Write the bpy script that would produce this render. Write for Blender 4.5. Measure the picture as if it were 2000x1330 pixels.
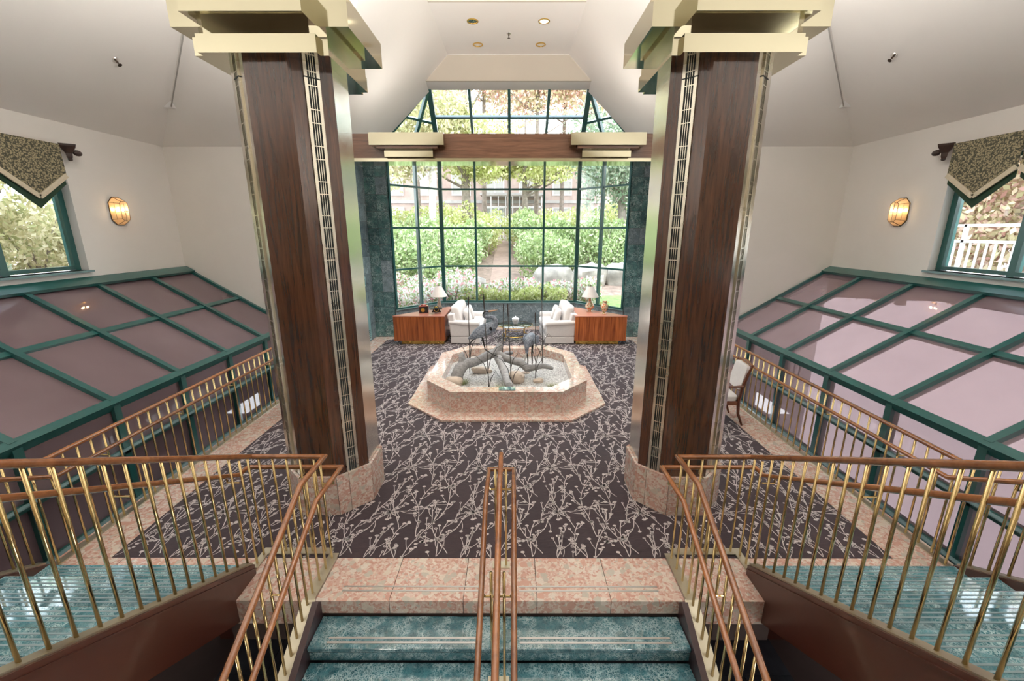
import bpy, math, random
import numpy as np
from mathutils import Vector, Matrix
for _o in list(bpy.data.objects): bpy.data.objects.remove(_o)
SC = bpy.context.scene
COL = SC.collection
PI = math.pi
def R(d): return math.radians(d)

# ------------------------------------------------------------------ camera
cam = bpy.data.cameras.new('camera'); cam.sensor_width = 36.0; cam.lens = 829 / 2000 * 36
cam.clip_start = 0.05; cam.clip_end = 400
co = bpy.data.objects.new('camera', cam); COL.objects.link(co)
co.matrix_world = (Matrix.Translation((0.105, 0, 3.0)) @ Matrix.Rotation(R(0.1), 4, 'Z')
                   @ Matrix.Rotation(PI / 2 - math.atan(215 / 829), 4, 'X'))
SC.camera = co
# ------------------------------------------------------------------ world, sun, exposure
w = bpy.data.worlds.new('sky'); SC.world = w; w.use_nodes = True
wn = w.node_tree.nodes; wl = w.node_tree.links
bg = wn['Background']
tc = wn.new('ShaderNodeTexCoord'); sp = wn.new('ShaderNodeSeparateXYZ'); rp = wn.new('ShaderNodeValToRGB')
wl.new(tc.outputs['Generated'], sp.inputs[0]); wl.new(sp.outputs['Z'], rp.inputs[0]); wl.new(rp.outputs[0], bg.inputs[0])
rp.color_ramp.elements[0].position = 0.0; rp.color_ramp.elements[0].color = (0.93, 0.96, 1.0, 1)
rp.color_ramp.elements[1].position = 0.9; rp.color_ramp.elements[1].color = (0.70, 0.80, 1.0, 1)
bg.inputs[1].default_value = 6.6
sl = bpy.data.lights.new('sun', 'SUN'); sl.energy = 2.0; sl.angle = R(20); sl.color = (1, .96, .9)
so = bpy.data.objects.new('sun', sl); COL.objects.link(so); so.rotation_euler = (R(38), R(14), R(10))
def portal(loc, rot, sx, sy):
    l = bpy.data.lights.new('window_portal', 'AREA'); l.shape = 'RECTANGLE'; l.size = sx; l.size_y = sy
    l.cycles.is_portal = True
    o = bpy.data.objects.new('window_portal', l); COL.objects.link(o); o.location = loc; o.rotation_euler = rot
portal((0, 13.6, 3.6), (R(-90), 0, 0), 7.0, 6.2)
portal((-7.3, 5.0, 3.2), (0, R(-90), 0), 1.8, 4.4)
portal((7.3, 5.0, 3.2), (0, R(90), 0), 1.8, 4.4)
portal((7.2, 4.2, -0.4), (0, R(90), 0), 4.0, 9.6)
def area_lamp(loc, size, watts, rot=(PI, 0, 0), col=(1, .95, .88)):
    l = bpy.data.lights.new('area_lamp', 'AREA'); l.shape = 'RECTANGLE'; l.size = l.size_y = size; l.energy = watts; l.color = col
    o = bpy.data.objects.new('area_lamp', l); COL.objects.link(o); o.location = loc; o.rotation_euler = rot
for _s in (-1, 1):
    area_lamp((_s * 2.7, -.6, 1.17), .4, 45, (0, 0, 0))       # unseen fill lamps added to brighten the floor below
    area_lamp((_s * 1.973, 4.478, 4.87), .9, 320)          # cove lamps lying on the brass caps
    area_lamp((_s * 1.973, 9.55, 4.92), .45, 9)           # unseen lamps added on the beam brackets to light the vault
for _x, _y in ((-5.6, -.6), (5.6, -.6), (-3.2, -2.6), (3.2, -2.6)):
    area_lamp((_x, _y, 3.36), .42, 95)                    # fill lamps added behind the camera to brighten the ceilings
SC.view_settings.view_transform = 'Standard'; SC.view_settings.look = 'None'
SC.view_settings.gamma = 1.0; SC.view_settings.use_curve_mapping = False
SC.view_settings.exposure = 0.3
SC.cycles.max_bounces = 10; SC.cycles.diffuse_bounces = 5; SC.cycles.glossy_bounces = 5
SC.cycles.transparent_max_bounces = 16; SC.cycles.transmission_bounces = 4
SC.cycles.sample_clamp_indirect = 6.0; SC.cycles.caustics_reflective = False; SC.cycles.caustics_refractive = False

# ------------------------------------------------------------------ mesh helpers
class MB:
    def __init__(s): s.v = []; s.f = []
    def poly(s, pts):
        b = len(s.v); s.v += [tuple(p) for p in pts]; s.f.append(tuple(range(b, b + len(pts)))); return s
    def box(s, x0, x1, y0, y1, z0, z1):
        return s.prism([(x0, y0), (x1, y0), (x1, y1), (x0, y1)], z0, z1)
    def prism(s, pts, z0, z1):
        n = len(pts); b = len(s.v)
        s.v += [(x, y, z0) for x, y in pts] + [(x, y, z1) for x, y in pts]
        s.f.append(tuple(range(b + n - 1, b - 1, -1))); s.f.append(tuple(range(b + n, b + 2 * n)))
        for i in range(n):
            j = (i + 1) % n; s.f.append((b + i, b + j, b + n + j, b + n + i))
        return s
    def slab(s, pts, d):
        n = len(pts); b = len(s.v); d = Vector(d)
        s.v += [tuple(p) for p in pts] + [tuple(Vector(p) + d) for p in pts]
        s.f.append(tuple(range(b + n - 1, b - 1, -1))); s.f.append(tuple(range(b + n, b + 2 * n)))
        for i in range(n):
            j = (i + 1) % n; s.f.append((b + i, b + j, b + n + j, b + n + i))
        return s
    def bar(s, p, q, wd, h, up=(0, 0, 1)):
        p, q, up = Vector(p), Vector(q), Vector(up)
        d = (q - p).normalized(); sd = d.cross(up)
        if sd.length < 1e-6: sd = d.cross(Vector((1, 0, 0)))
        sd.normalize(); u = sd.cross(d).normalized()
        a, c = sd * wd / 2, u * h / 2
        return s.slab([p - a - c, p + a - c, p + a + c, p - a + c], q - p)
    def pipe(s, pts, r, n=8, caps=True):
        P = [Vector(p) for p in pts]; D = [(P[i + 1] - P[i]).normalized() for i in range(len(P) - 1)]
        up = Vector((0, 0, 1)) if abs(D[0].z) < .9 else Vector((1, 0, 0))
        a = D[0].cross(up).normalized(); c = a.cross(D[0])
        ring = [P[0] + (a * math.cos(t) + c * math.sin(t)) * r for t in [2 * PI * k / n for k in range(n)]]
        b0 = len(s.v); s.v += [tuple(x) for x in ring]
        for i in range(1, len(P)):
            d = D[i - 1]; nn = (d + D[i]).normalized() if i < len(D) else d
            ring = [x + d * ((P[i] - x).dot(nn) / d.dot(nn)) for x in ring]
            b = len(s.v); s.v += [tuple(x) for x in ring]
            for k in range(n): s.f.append((b - n + k, b - n + (k + 1) % n, b + (k + 1) % n, b + k))
        if caps:
            s.f.append(tuple(range(b0 + n - 1, b0 - 1, -1))); s.f.append(tuple(range(len(s.v) - n, len(s.v))))
        return s
    def tube(s, pts, radii, n=8, flat=1.0, wob=0, rnd=None):
        P = [Vector(p) for p in pts]; m = len(P); c0 = None
        for i in range(m):
            d = (P[min(i + 1, m - 1)] - P[max(i - 1, 0)]).normalized()
            if c0 is None:
                up = Vector((0, 0, 1)) if abs(d.z) < .9 else Vector((0, 1, 0))
                a = d.cross(up).normalized()
            else: a = (c0 - d * c0.dot(d)).normalized()
            c0 = a; c = a.cross(d); b = len(s.v)
            for k in range(n):
                t = 2 * PI * k / n; q = radii[i] * (1 + (rnd.uniform(-wob, wob) if wob else 0))
                s.v.append(tuple(P[i] + a * math.cos(t) * q * flat + c * math.sin(t) * q))
            if i:
                for k in range(n): s.f.append((b - n + k, b - n + (k + 1) % n, b + (k + 1) % n, b + k))
            else: s.f.append(tuple(range(b + n - 1, b - 1, -1)))
        s.f.append(tuple(range(len(s.v) - n, len(s.v)))); return s
    def lathe(s, prof, n=20, c=(0, 0, 0), sx=1, sy=1):
        for i, (r, z) in enumerate(prof):
            b = len(s.v)
            for k in range(n):
                t = 2 * PI * k / n; s.v.append((c[0] + r * sx * math.cos(t), c[1] + r * sy * math.sin(t), c[2] + z))
            if i:
                for k in range(n): s.f.append((b - n + k, b - n + (k + 1) % n, b + (k + 1) % n, b + k))
        b0 = len(s.v) - n * len(prof)
        s.f.append(tuple(range(b0 + n - 1, b0 - 1, -1))); s.f.append(tuple(range(len(s.v) - n, len(s.v)))); return s
    def sell(s, c, r, e=.5, nu=16, nv=10, M=None, bump=0, rnd=None):
        """rounded block / cushion / stone (superellipsoid)"""
        def pw(x, k): return math.copysign(abs(x) ** k, x)
        b = len(s.v)
        for i in range(nv + 1):
            ph = -PI / 2 + PI * i / nv
            for k in range(nu):
                t = 2 * PI * k / nu
                q = 1 + (rnd.uniform(-bump, bump) if bump and 0 < i < nv else 0)
                p = Vector((r[0] * pw(math.cos(ph), e) * pw(math.cos(t), e) * q, r[1] * pw(math.cos(ph), e) * pw(math.sin(t), e) * q, r[2] * pw(math.sin(ph), e) * q))
                if M is not None: p = M @ p
                s.v.append((c[0] + p.x, c[1] + p.y, c[2] + p.z))
        for i in range(nv):
            for k in range(nu):
                s.f.append((b + i * nu + k, b + i * nu + (k + 1) % nu, b + (i + 1) * nu + (k + 1) % nu, b + (i + 1) * nu + k))
        return s
    def mesh(s, name, m, smooth=False):
        me = bpy.data.meshes.new(name); me.from_pydata(s.v, [], s.f); me.materials.append(m)
        if smooth: me.polygons.foreach_set('use_smooth', [True] * len(me.polygons))
        me.update(); return me
def put(name, me, parent=None, loc=(0, 0, 0), rot=None):
    o = bpy.data.objects.new(name, me); COL.objects.link(o); o.location = loc
    if rot is not None: o.rotation_euler = rot
    if parent is not None: o.parent = parent
    return o
def add(name, mb, m, parent=None, loc=(0, 0, 0), smooth=False, bevel=0):
    me = mb.mesh(name, m, smooth or bevel > 0); o = put(name, me, parent, loc)
    if bevel:
        md = o.modifiers.new('b', 'BEVEL'); md.width = bevel; md.segments = 2; md.limit_method = 'ANGLE'; md.harden_normals = False
        fix_smooth(o)
    elif smooth: fix_smooth(o)
    return o
def fix_smooth(o):
    """sharp edges above 40 degrees on smooth shaded meshes"""
    me = o.data
    n = np.zeros(len(me.polygons) * 3); me.polygons.foreach_get('normal', n); n = n.reshape(-1, 3)
    first = {}; sharp = np.zeros(len(me.edges), bool)
    ei = np.zeros(len(me.loops), int); me.loops.foreach_get('edge_index', ei)
    k = 0
    for p in me.polygons:
        for li in p.loop_indices:
            e = ei[li]
            if e in first:
                if float(n[first[e]] @ n[p.index]) < .76: sharp[e] = True
            else: first[e] = p.index
    at = me.attributes.get('sharp_edge') or me.attributes.new('sharp_edge', 'BOOLEAN', 'EDGE')
    at.data.foreach_set('value', sharp)
def tag(o, label, cat, group=None):
    o['label'] = label; o['category'] = cat
    if group: o['group'] = group
    return o
def thing(name, label, cat, loc=(0, 0, 0), rz=0, group=None):
    o = bpy.data.objects.new(name, None); COL.objects.link(o); o.location = loc; o.rotation_euler = (0, 0, rz)
    o.empty_display_size = .1
    return tag(o, label, cat, group)
def struct(name, mb, m, smooth=False):
    o = add(name, mb, m, None, smooth=smooth); o['kind'] = 'structure'; return o
def dup(root, loc, rz=None, label=None, group=None):
    r = root.copy(); COL.objects.link(r); r.location = loc
    if rz is not None: r.rotation_euler = (0, 0, rz)
    if label: r['label'] = label
    if group: r['group'] = group
    for ch in list(root.children):
        c = ch.copy(); COL.objects.link(c); c.parent = r
        for g in ch.children:
            d = g.copy(); COL.objects.link(d); d.parent = c
    return r

# ------------------------------------------------------------------ materials
class NT:
    def __init__(s, name):
        s.m = bpy.data.materials.new(name); s.m.use_nodes = True; s.t = s.m.node_tree; s.n = s.t.nodes; s.p = s.n['Principled BSDF']
        s.out = s.n['Material Output']
    def N(s, ty, **kw):
        nd = s.n.new('ShaderNode' + ty)
        for k, v in kw.items(): setattr(nd, k, v)
        return nd
    def L(s, a, b): s.t.links.new(a, b)
    def coord(s, scale=(1, 1, 1), rand=True):
        tc = s.N('TexCoord'); mp = s.N('Mapping'); mp.inputs['Scale'].default_value = scale
        if rand:
            oi = s.N('ObjectInfo'); ad = s.N('VectorMath', operation='ADD'); mu = s.N('VectorMath', operation='SCALE')
            cb = s.N('CombineXYZ'); s.L(oi.outputs['Random'], cb.inputs[0]); s.L(oi.outputs['Random'], cb.inputs[1]); s.L(oi.outputs['Random'], cb.inputs[2])
            s.L(cb.outputs[0], mu.inputs[0]); mu.inputs['Scale'].default_value = 37.0
            s.L(tc.outputs['Object'], ad.inputs[0]); s.L(mu.outputs[0], ad.inputs[1]); s.L(ad.outputs[0], mp.inputs[0])
        else: s.L(tc.outputs['Object'], mp.inputs[0])
        return mp.outputs[0]
    def noise(s, vec, scale, detail=4, rough=.55, dist=0):
        n = s.N('TexNoise'); n.inputs['Scale'].default_value = scale; n.inputs['Detail'].default_value = detail
        n.inputs['Roughness'].default_value = rough; n.inputs['Distortion'].default_value = dist
        if vec is not None: s.L(vec, n.inputs['Vector'])
        return n.outputs['Fac']
    def vor(s, vec, scale, feature='F1', out='Distance'):
        n = s.N('TexVoronoi', feature=feature); n.inputs['Scale'].default_value = scale; s.L(vec, n.inputs['Vector']); return n.outputs[out]
    def ramp(s, fac, stops, interp='LINEAR'):
        r = s.N('ValToRGB'); r.color_ramp.interpolation = interp; e = r.color_ramp.elements
        while len(e) < len(stops): e.new(.5)
        for i, (p, c) in enumerate(stops):
            e[i].position = p; e[i].color = (*c, 1) if len(c) == 3 else c
        s.L(fac, r.inputs[0]); return r.outputs[0]
    def mix(s, fac, a, b, mode='MIX'):
        m = s.N('Mix', data_type='RGBA', blend_type=mode)
        for i, x in ((0, fac), (6, a), (7, b)):
            if isinstance(x, (int, float)): m.inputs[i].default_value = x
            elif isinstance(x, tuple): m.inputs[i].default_value = (*x, 1)
            else: s.L(x, m.inputs[i])
        return m.outputs[2]
    def bump(s, h, strength=.3, dist=.01):
        b = s.N('Bump'); b.inputs['Strength'].default_value = strength; b.inputs['Distance'].default_value = dist
        s.L(h, b.inputs['Height']); s.L(b.outputs[0], s.p.inputs['Normal'])
    def set(s, color=None, rough=None, metal=None, coat=None, crough=.05, spec=None, sheen=None, cior=1.5):
        for k, x in (('Base Color', color), ('Roughness', rough), ('Metallic', metal), ('Coat Weight', coat), ('Specular IOR Level', spec), ('Sheen Weight', sheen)):
            if x is None: continue
            if isinstance(x, tuple): s.p.inputs[k].default_value = (*x, 1)
            elif isinstance(x, (int, float)): s.p.inputs[k].default_value = x
            else: s.L(x, s.p.inputs[k])
        if coat: s.p.inputs['Coat Roughness'].default_value = crough; s.p.inputs['Coat IOR'].default_value = cior
        return s.m
def plain(name, c, rough=.5, metal=0, var=.06, scale=6, coat=None, bump=0, spec=None):
    t = NT(name); v = t.coord(); n = t.noise(v, scale)
    lo = tuple(x * (1 - var) for x in c); hi = tuple(min(1, x * (1 + var)) for x in c)
    if bump: t.bump(t.noise(v, scale * 12), bump, .003)
    return t.set(t.ramp(n, [(.3, lo), (.7, hi)]), rough, metal, coat, spec=spec)
def terrazzo(name, pale):
    t = NT(name); v = t.coord()
    nv = t.N('TexNoise'); nv.inputs['Scale'].default_value = 9; nv.inputs['Detail'].default_value = 3; t.L(v, nv.inputs['Vector'])
    wv = t.N('VectorMath', operation='MULTIPLY_ADD'); t.L(nv.outputs['Color'], wv.inputs[0]); wv.inputs[1].default_value = (.035, .035, .035); t.L(v, wv.inputs[2])
    c1 = t.vor(wv.outputs[0], 19, out='Color'); c2 = t.vor(wv.outputs[0], 52, out='Color')
    s1 = t.N('SeparateColor'); t.L(c1, s1.inputs[0]); s2 = t.N('SeparateColor'); t.L(c2, s2.inputs[0])
    p = pale
    fine = t.ramp(s2.outputs[0], [(0, (.50, .28, .225)), (.2, (.57, .38, .31)), (.45, (.63, .46, .39)), (.68, (.66, .53, .45)), (.84, (.69, .61, .53)), (.95, (.50, .45, .39))], 'CONSTANT')
    big = t.ramp(s1.outputs[1], [(0, (.66, .58, .49)), (.25, (.54, .48, .40)), (.45, (.68, .61, .54)), (.65, (.56, .33, .26)), (.85, (.47, .44, .38))], 'CONSTANT')
    msk = t.ramp(s1.outputs[0], [(.0, (0, 0, 0)), (.70, (.92, .92, .92))], 'CONSTANT')
    cc = t.mix(msk, fine, big)
    g = t.vor(wv.outputs[0], 48, 'DISTANCE_TO_EDGE')
    gm = t.ramp(g, [(0, (.5, .5, .5)), (.06, (0, 0, 0))])
    cc = t.mix(gm, cc, (.54, .32, .25))
    return t.set(cc, .12, coat=.3)
def marble(name, dark, mid, light, sc=1.0, rough=.08, vein=.035, coat=.4):
    t = NT(name); v = t.coord()
    nv = t.N('TexNoise'); nv.inputs['Scale'].default_value = 7 * sc; nv.inputs['Detail'].default_value = 6; t.L(v, nv.inputs['Vector'])
    wv = t.N('VectorMath', operation='MULTIPLY_ADD'); t.L(nv.outputs['Color'], wv.inputs[0]); wv.inputs[1].default_value = (.22 / sc,) * 3; t.L(v, wv.inputs[2])
    b = t.ramp(t.noise(v, 5 * sc, 8, .7), [(.32, dark), (.66, mid)])
    e1 = t.ramp(t.vor(wv.outputs[0], 7 * sc, 'DISTANCE_TO_EDGE'), [(0, (1, 1, 1)), (vein, (0, 0, 0))])
    e2 = t.ramp(t.vor(wv.outputs[0], 19 * sc, 'DISTANCE_TO_EDGE'), [(0, (.8, .8, .8)), (vein * 2.2, (0, 0, 0))])
    k = t.ramp(t.noise(v, 3 * sc, 3), [(.42, (.15, .15, .15)), (.6, (1, 1, 1))])
    ev = t.mix(1.0, t.mix(1.0, e1, e2, 'LIGHTEN'), k, 'MULTIPLY')
    oi = t.N('ObjectInfo'); rr = t.ramp(oi.outputs['Random'], [(0, (.72, .75, .78)), (1, (1.25, 1.25, 1.25))])
    cc = t.mix(1.0, t.mix(ev, b, light), rr, 'MULTIPLY')
    t.p.inputs['IOR'].default_value = 1.7; return t.set(cc, rough, coat=coat)
def wood(name, dark, mid, grain=(9, 9, .55), rough=.22, coat=.5, crough=.06, streak=1.0, cior=1.5):
    t = NT(name); v = t.coord(grain)
    n1 = t.noise(v, 3.0 * streak, 6, .6, .6); n2 = t.noise(v, 14 * streak, 3)
    c = t.ramp(n1, [(.28, dark), (.72, mid)])
    c = t.mix(t.ramp(n2, [(.45, (0, 0, 0)), (.8, (.22, .22, .22))]), c, dark)
    oi = t.N('ObjectInfo'); rr = t.ramp(oi.outputs['Random'], [(0, (.82, .82, .82)), (1, (1.18, 1.18, 1.18))])
    return t.set(t.mix(1.0, c, rr, 'MULTIPLY'), rough, coat=coat, crough=crough, cior=cior)
M = {}
M['wall'] = plain('white_plaster', (.80, .775, .74), .7, var=.02, scale=1.2, spec=.2)
M['backwall'] = plain('beige_wall_covering', (.40, .36, .29), .7, var=.04, scale=1.2)
M['fascia'] = plain('shaded_beige_fascia', (.60, .55, .47), .7, var=.02, scale=1.2, spec=.2)  # darker beige carries the shade of faces turned away from the window
M['ceil'] = plain('ceiling_paint', (.82, .80, .77), .75, var=.015, scale=1.0, spec=.2)
M['granite'] = terrazzo('pink_granite', 0.0)
M['granite_top'] = M['granite']
M['teal'] = marble('teal_marble', (.014, .075, .095), (.055, .195, .23), (.48, .63, .65), 3.0, .05, .07, .8)
M['serp'] = marble('green_marble', (.018, .055, .058), (.075, .19, .185), (.45, .58, .57), 1.3, .1, .04)
M['serp2'] = marble('grey_green_marble', (.085, .125, .14), (.21, .27, .30), (.52, .60, .62), 1.3, .12, .03)
M['wood'] = wood('mahogany', (.022, .0072, .0038), (.105, .037, .016), coat=.7, crough=.10, cior=1.6)
M['beamwood'] = wood('beam_walnut', (.10, .045, .025), (.23, .11, .065), (.55, 9, 9))
M['cab'] = wood('rosewood', (.13, .022, .007), (.58, .165, .04), (10, 10, .35), .25, .25, streak=.9)
M['cabtop'] = wood('rosewood_top', (.34, .12, .08), (.48, .20, .14), (1, 9, 9), .4, .15)
M['rail'] = wood('varnished_oak_rail', (.17, .055, .018), (.35, .135, .045), (3, 3, 3), .2, .6)
M['railmaho'] = M['rail']
M['chairwood'] = wood('chair_cherry', (.09, .025, .012), (.2, .06, .025), (9, 9, 1), .25, .3)
def metal(name, c, rough):
    t = NT(name); v = t.coord(); n = t.noise(v, 2.5, 3)
    t.set(c, t.ramp(n, [(.3, (rough * .8,) * 3), (.7, (rough * 1.3,) * 3)]), 1.0); return t.m
M['brass'] = metal('polished_brass', (.60, .56, .41), .08)
M['brass2'] = metal('baluster_brass', (.58, .43, .21), .16)
M['satin'] = metal('satin_nickel_brass', (.78, .74, .62), .26)
M['satin2'] = metal('satin_clad_panel', (.74, .69, .62), .2)
M['plate'] = metal('brushed_base_plate', (.60, .56, .44), .42)
M['steel'] = metal('galvanised_pipe', (.6, .6, .6), .35)
M['grip'] = plain('grip_insert', (.17, .24, .26), .35)
M['chrome'] = metal('chrome', (.8, .8, .8), .1)
M['bronze'] = metal('dark_bronze', (.10, .075, .06), .4)
M['dark'] = plain('dark_recess', (.015, .022, .02), .5)
M['green'] = plain('dark_green_enamel', (.012, .088, .082), .28, var=.08, spec=.6, coat=.3)
M['greensill'] = plain('pale_green_sill', (.16, .26, .27), .3)
M['maroon'] = plain('maroon_paint', (.072, .022, .014), .33, var=.1, scale=2, coat=.2)
M['plum'] = plain('plum_string', (.045, .022, .025), .3, coat=.2)
M['tiledark'] = plain('dark_floor_tile', (.045, .052, .064), .12, var=.3, scale=3, coat=.3)
M['slab'] = plain('painted_slab', (.06, .04, .035), .6)
M['white'] = plain('white_paint', (.78, .78, .77), .45, var=.03)
M['sofa'] = plain('cream_upholstery', (.70, .66, .64), .85, var=.04, scale=20, bump=.3)
M['shade'] = plain('linen_shade', (.62, .56, .52), .8, var=.03, scale=30)
M['black'] = plain('black_lacquer', (.012, .012, .013), .25)
M['red'] = plain('red_lacquer', (.26, .05, .035), .25, coat=.3)
M['gold'] = metal('gilt', (.75, .48, .12), .25)
M['porcelain'] = plain('white_porcelain', (.8, .8, .78), .15)
M['grey'] = plain('grey_box', (.45, .44, .42), .5)
M['tan'] = plain('tan_panel', (.35, .19, .06), .5)
M['iron'] = plain('black_iron', (.018, .017, .016), .4)
M['stone'] = plain('sandstone', (.52, .43, .35), .8, var=.2, scale=9, bump=.5)
M['boulder'] = plain('boulder_rock', (.28, .25, .215), .85, var=.3, scale=3, bump=.7)
M['drift'] = wood('driftwood', (.20, .20, .205), (.44, .43, .43), (4, 9, 9), .8, 0.0)
M['driftend'] = M['drift']
M['cattail'] = plain('cattail_brown', (.03, .018, .015), .6)
M['reed'] = plain('reed_bronze', (.06, .055, .05), .5)
M['tuft'] = plain('dry_tuft', (.30, .33, .17), .8, var=.25)
M['bark'] = plain('tree_bark', (.22, .18, .15), .9, var=.3, scale=5, bump=.6)
M['birch'] = plain('birch_bark', (.62, .58, .54), .8, var=.3, scale=9)
M['brick'] = plain('far_brick', (.46, .36, .32), .85, var=.12, scale=2)
M['earth'] = plain('garden_earth', (.24, .165, .125), .95, var=.35, scale=4)
M['lawn'] = plain('lawn', (.17, .25, .075), .95, var=.3, scale=6)
M['pathm'] = plain('path_brown', (.30, .20, .155), .9, var=.15, scale=4)
M['concrete'] = plain('concrete', (.45, .43, .42), .85, var=.1, scale=3)
def carpet():
    t = NT('carpet'); v = t.coord((1, 1, 1), False); vs = t.coord((3, 70, 1), False)
    a = t.ramp(t.noise(vs, 3, 5, .7), [(.3, (.018, .011, .015)), (.52, (.034, .021, .026)), (.7, (.060, .036, .038))])
    b = t.ramp(t.noise(v, 1.1, 3), [(.3, (.85, .85, .9)), (.7, (1.2, 1.1, 1.08))])
    t.bump(t.noise(v, 260, 2), .3, .004)
    return t.set(t.mix(1.0, a, b, 'MULTIPLY'), .75, sheen=.12, spec=.35)
M['carpet'] = carpet()
M['print'] = plain('carpet_print', (.56, .50, .49), .85, var=.04)
def swagfab():
    t = NT('leaf_brocade'); v = t.coord((1, 1, 1.0), False)
    e = t.vor(v, 44, 'F1'); n = t.noise(v, 80, 3)
    c = t.ramp(e, [(.30, (.40, .34, .21)), (.5, (.23, .20, .12)), (.66, (.07, .068, .045))])
    return t.set(t.mix(t.ramp(n, [(.4, (0, 0, 0)), (.7, (.5, .5, .5))]), c, (.03, .03, .022)), .85)
M['darkwood'] = wood('dark_walnut', (.015, .007, .005), (.05, .022, .015), (4, 4, 4), .4, .2)
M['swag'] = swagfab()
M['cream'] = plain('cream_braid', (.60, .53, .40), .8, var=.08, scale=40, bump=.4)
M['hunter'] = plain('hunter_green_cloth', (.010, .038, .018), .8)
def heronmat():
    t = NT('heron_grey'); v = t.coord((1, 1, 1), False)
    n = t.noise(v, 30, 5, .7)
    return t.set(t.ramp(n, [(.35, (.09, .11, .15)), (.55, (.22, .25, .30)), (.72, (.45, .48, .53))]), .6)
M['heron'] = heronmat()
M['heronneck'] = plain('heron_pale', (.33, .34, .37), .6, var=.2, scale=25)
M['beak'] = plain('heron_beak', (.38, .20, .09), .4)
def gravelm():
    t = NT('pea_gravel'); v = t.coord((1, 1, 1), False)
    n = t.N('TexVoronoi', feature='F1'); n.inputs['Scale'].default_value = 70; t.L(v, n.inputs['Vector'])
    sc = t.N('SeparateColor'); t.L(n.outputs['Color'], sc.inputs[0])
    c = t.ramp(sc.outputs[0], [(0, (.42, .41, .40)), (.4, (.58, .57, .55)), (.75, (.72, .70, .67)), (.93, (.25, .24, .24))], 'CONSTANT')
    b = t.N('Bump'); b.inputs['Strength'].default_value = .8; b.inputs['Distance'].default_value = .008; b.invert = True
    t.L(n.outputs['Distance'], b.inputs['Height']); t.L(b.outputs[0], t.p.inputs['Normal'])
    return t.set(c, .85)
M['gravel'] = gravelm()
def clearglass(name, fac, tint):
    t = NT(name); tr = t.N('BsdfTransparent'); tr.inputs[0].default_value = (*tint, 1)
    gl = t.N('BsdfGlossy'); gl.inputs['Roughness'].default_value = .01
    fr = t.N('LayerWeight'); fr.inputs['Blend'].default_value = fac
    v = t.coord((1, 1, 1)); n = t.noise(v, 1.5)
    ml = t.N('Math', operation='MULTIPLY'); t.L(fr.outputs['Fresnel'], ml.inputs[0])
    nr = t.N('MapRange'); nr.inputs['To Min'].default_value = .8; nr.inputs['To Max'].default_value = 1.0; t.L(n, nr.inputs['Value']); t.L(nr.outputs[0], ml.inputs[1])
    mx = t.N('MixShader'); t.L(ml.outputs[0], mx.inputs[0]); t.L(tr.outputs[0], mx.inputs[1]); t.L(gl.outputs[0], mx.inputs[2])
    t.L(mx.outputs[0], t.out.inputs['Surface']); t.n.remove(t.p); return t.m
M['glass'] = clearglass('window_glass', .25, (.95, .98, .96))
M['tableglass'] = clearglass('table_glass', .62, (.80, .88, .85))
def tinted():
    t = NT('plum_tinted_glass'); v = t.coord(); n = t.noise(v, .7, 3)
    t.set(t.ramp(n, [(.3, (.29, .20, .22)), (.7, (.36, .26, .285))]), .03, spec=.75, coat=.5, crough=.01)
    tr = t.N('BsdfTransparent'); tr.inputs[0].default_value = (.46, .405, .415, 1)
    mx = t.N('MixShader'); mx.inputs[0].default_value = .52; t.L(tr.outputs[0], mx.inputs[1]); t.L(t.p.outputs[0], mx.inputs[2])
    t.L(mx.outputs[0], t.out.inputs['Surface']); return t.m
M['plumglass'] = tinted()
def glow(name, c, s, var=False):
    t = NT(name); e = t.N('Emission'); e.inputs[1].default_value = s
    v = t.coord(); n = t.noise(v, 8)
    t.L(t.ramp(n, [(.3, tuple(x * .8 for x in c)), (.7, c)]), e.inputs[0])
    if var:
        t.set((.55, .30, .12), .1); a = t.N('AddShader'); t.L(t.p.outputs[0], a.inputs[0]); t.L(e.outputs[0], a.inputs[1]); t.L(a.outputs[0], t.out.inputs['Surface'])
    else: t.L(e.outputs[0], t.out.inputs['Surface'])
    return t.m
M['bulb'] = glow('lit_bulb', (1, .76, .48), 130)
M['down'] = glow('downlight_lens', (1, .93, .75), 5)
M['globe'] = glow('opal_globe', (1, .93, .84), 12)
def amber():
    t = NT('amber_glass'); v = t.coord(); n = t.noise(v, 9, 3)
    tr = t.N('BsdfTranslucent'); tr.inputs[0].default_value = (.95, .72, .48, 1)
    tp = t.N('BsdfTransparent'); tp.inputs[0].default_value = (1.0, .88, .70, 1)
    t.set(t.ramp(n, [(.3, (.70, .45, .26)), (.7, (.85, .66, .46))]), .12)
    a = t.N('MixShader'); a.inputs[0].default_value = .4; t.L(t.p.outputs[0], a.inputs[1]); t.L(tr.outputs[0], a.inputs[2])
    b = t.N('MixShader'); b.inputs[0].default_value = .45; t.L(a.outputs[0], b.inputs[1]); t.L(tp.outputs[0], b.inputs[2])
    t.L(b.outputs[0], t.out.inputs['Surface']); return t.m
M['amber'] = amber()
def leafmat(name, stops):
    t = NT(name); g = t.N('NewGeometry')
    c = t.ramp(g.outputs['Random Per Island'], stops, 'LINEAR')
    t.set(c, .55, spec=.3); tl = t.N('BsdfTranslucent'); t.L(c, tl.inputs[0])
    a = t.N('MixShader'); a.inputs[0].default_value = .4; t.L(t.p.outputs[0], a.inputs[1]); t.L(tl.outputs[0], a.inputs[2])
    t.L(a.outputs[0], t.out.inputs['Surface']); return t.m
M['lf_green'] = leafmat('leaf_green', [(0, (.20, .29, .11)), (.5, (.38, .47, .20)), (1, (.66, .70, .46))])
M['lf_yellow'] = leafmat('leaf_yellow_green', [(0, (.36, .42, .12)), (.5, (.56, .58, .24)), (1, (.74, .72, .44))])
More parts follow.
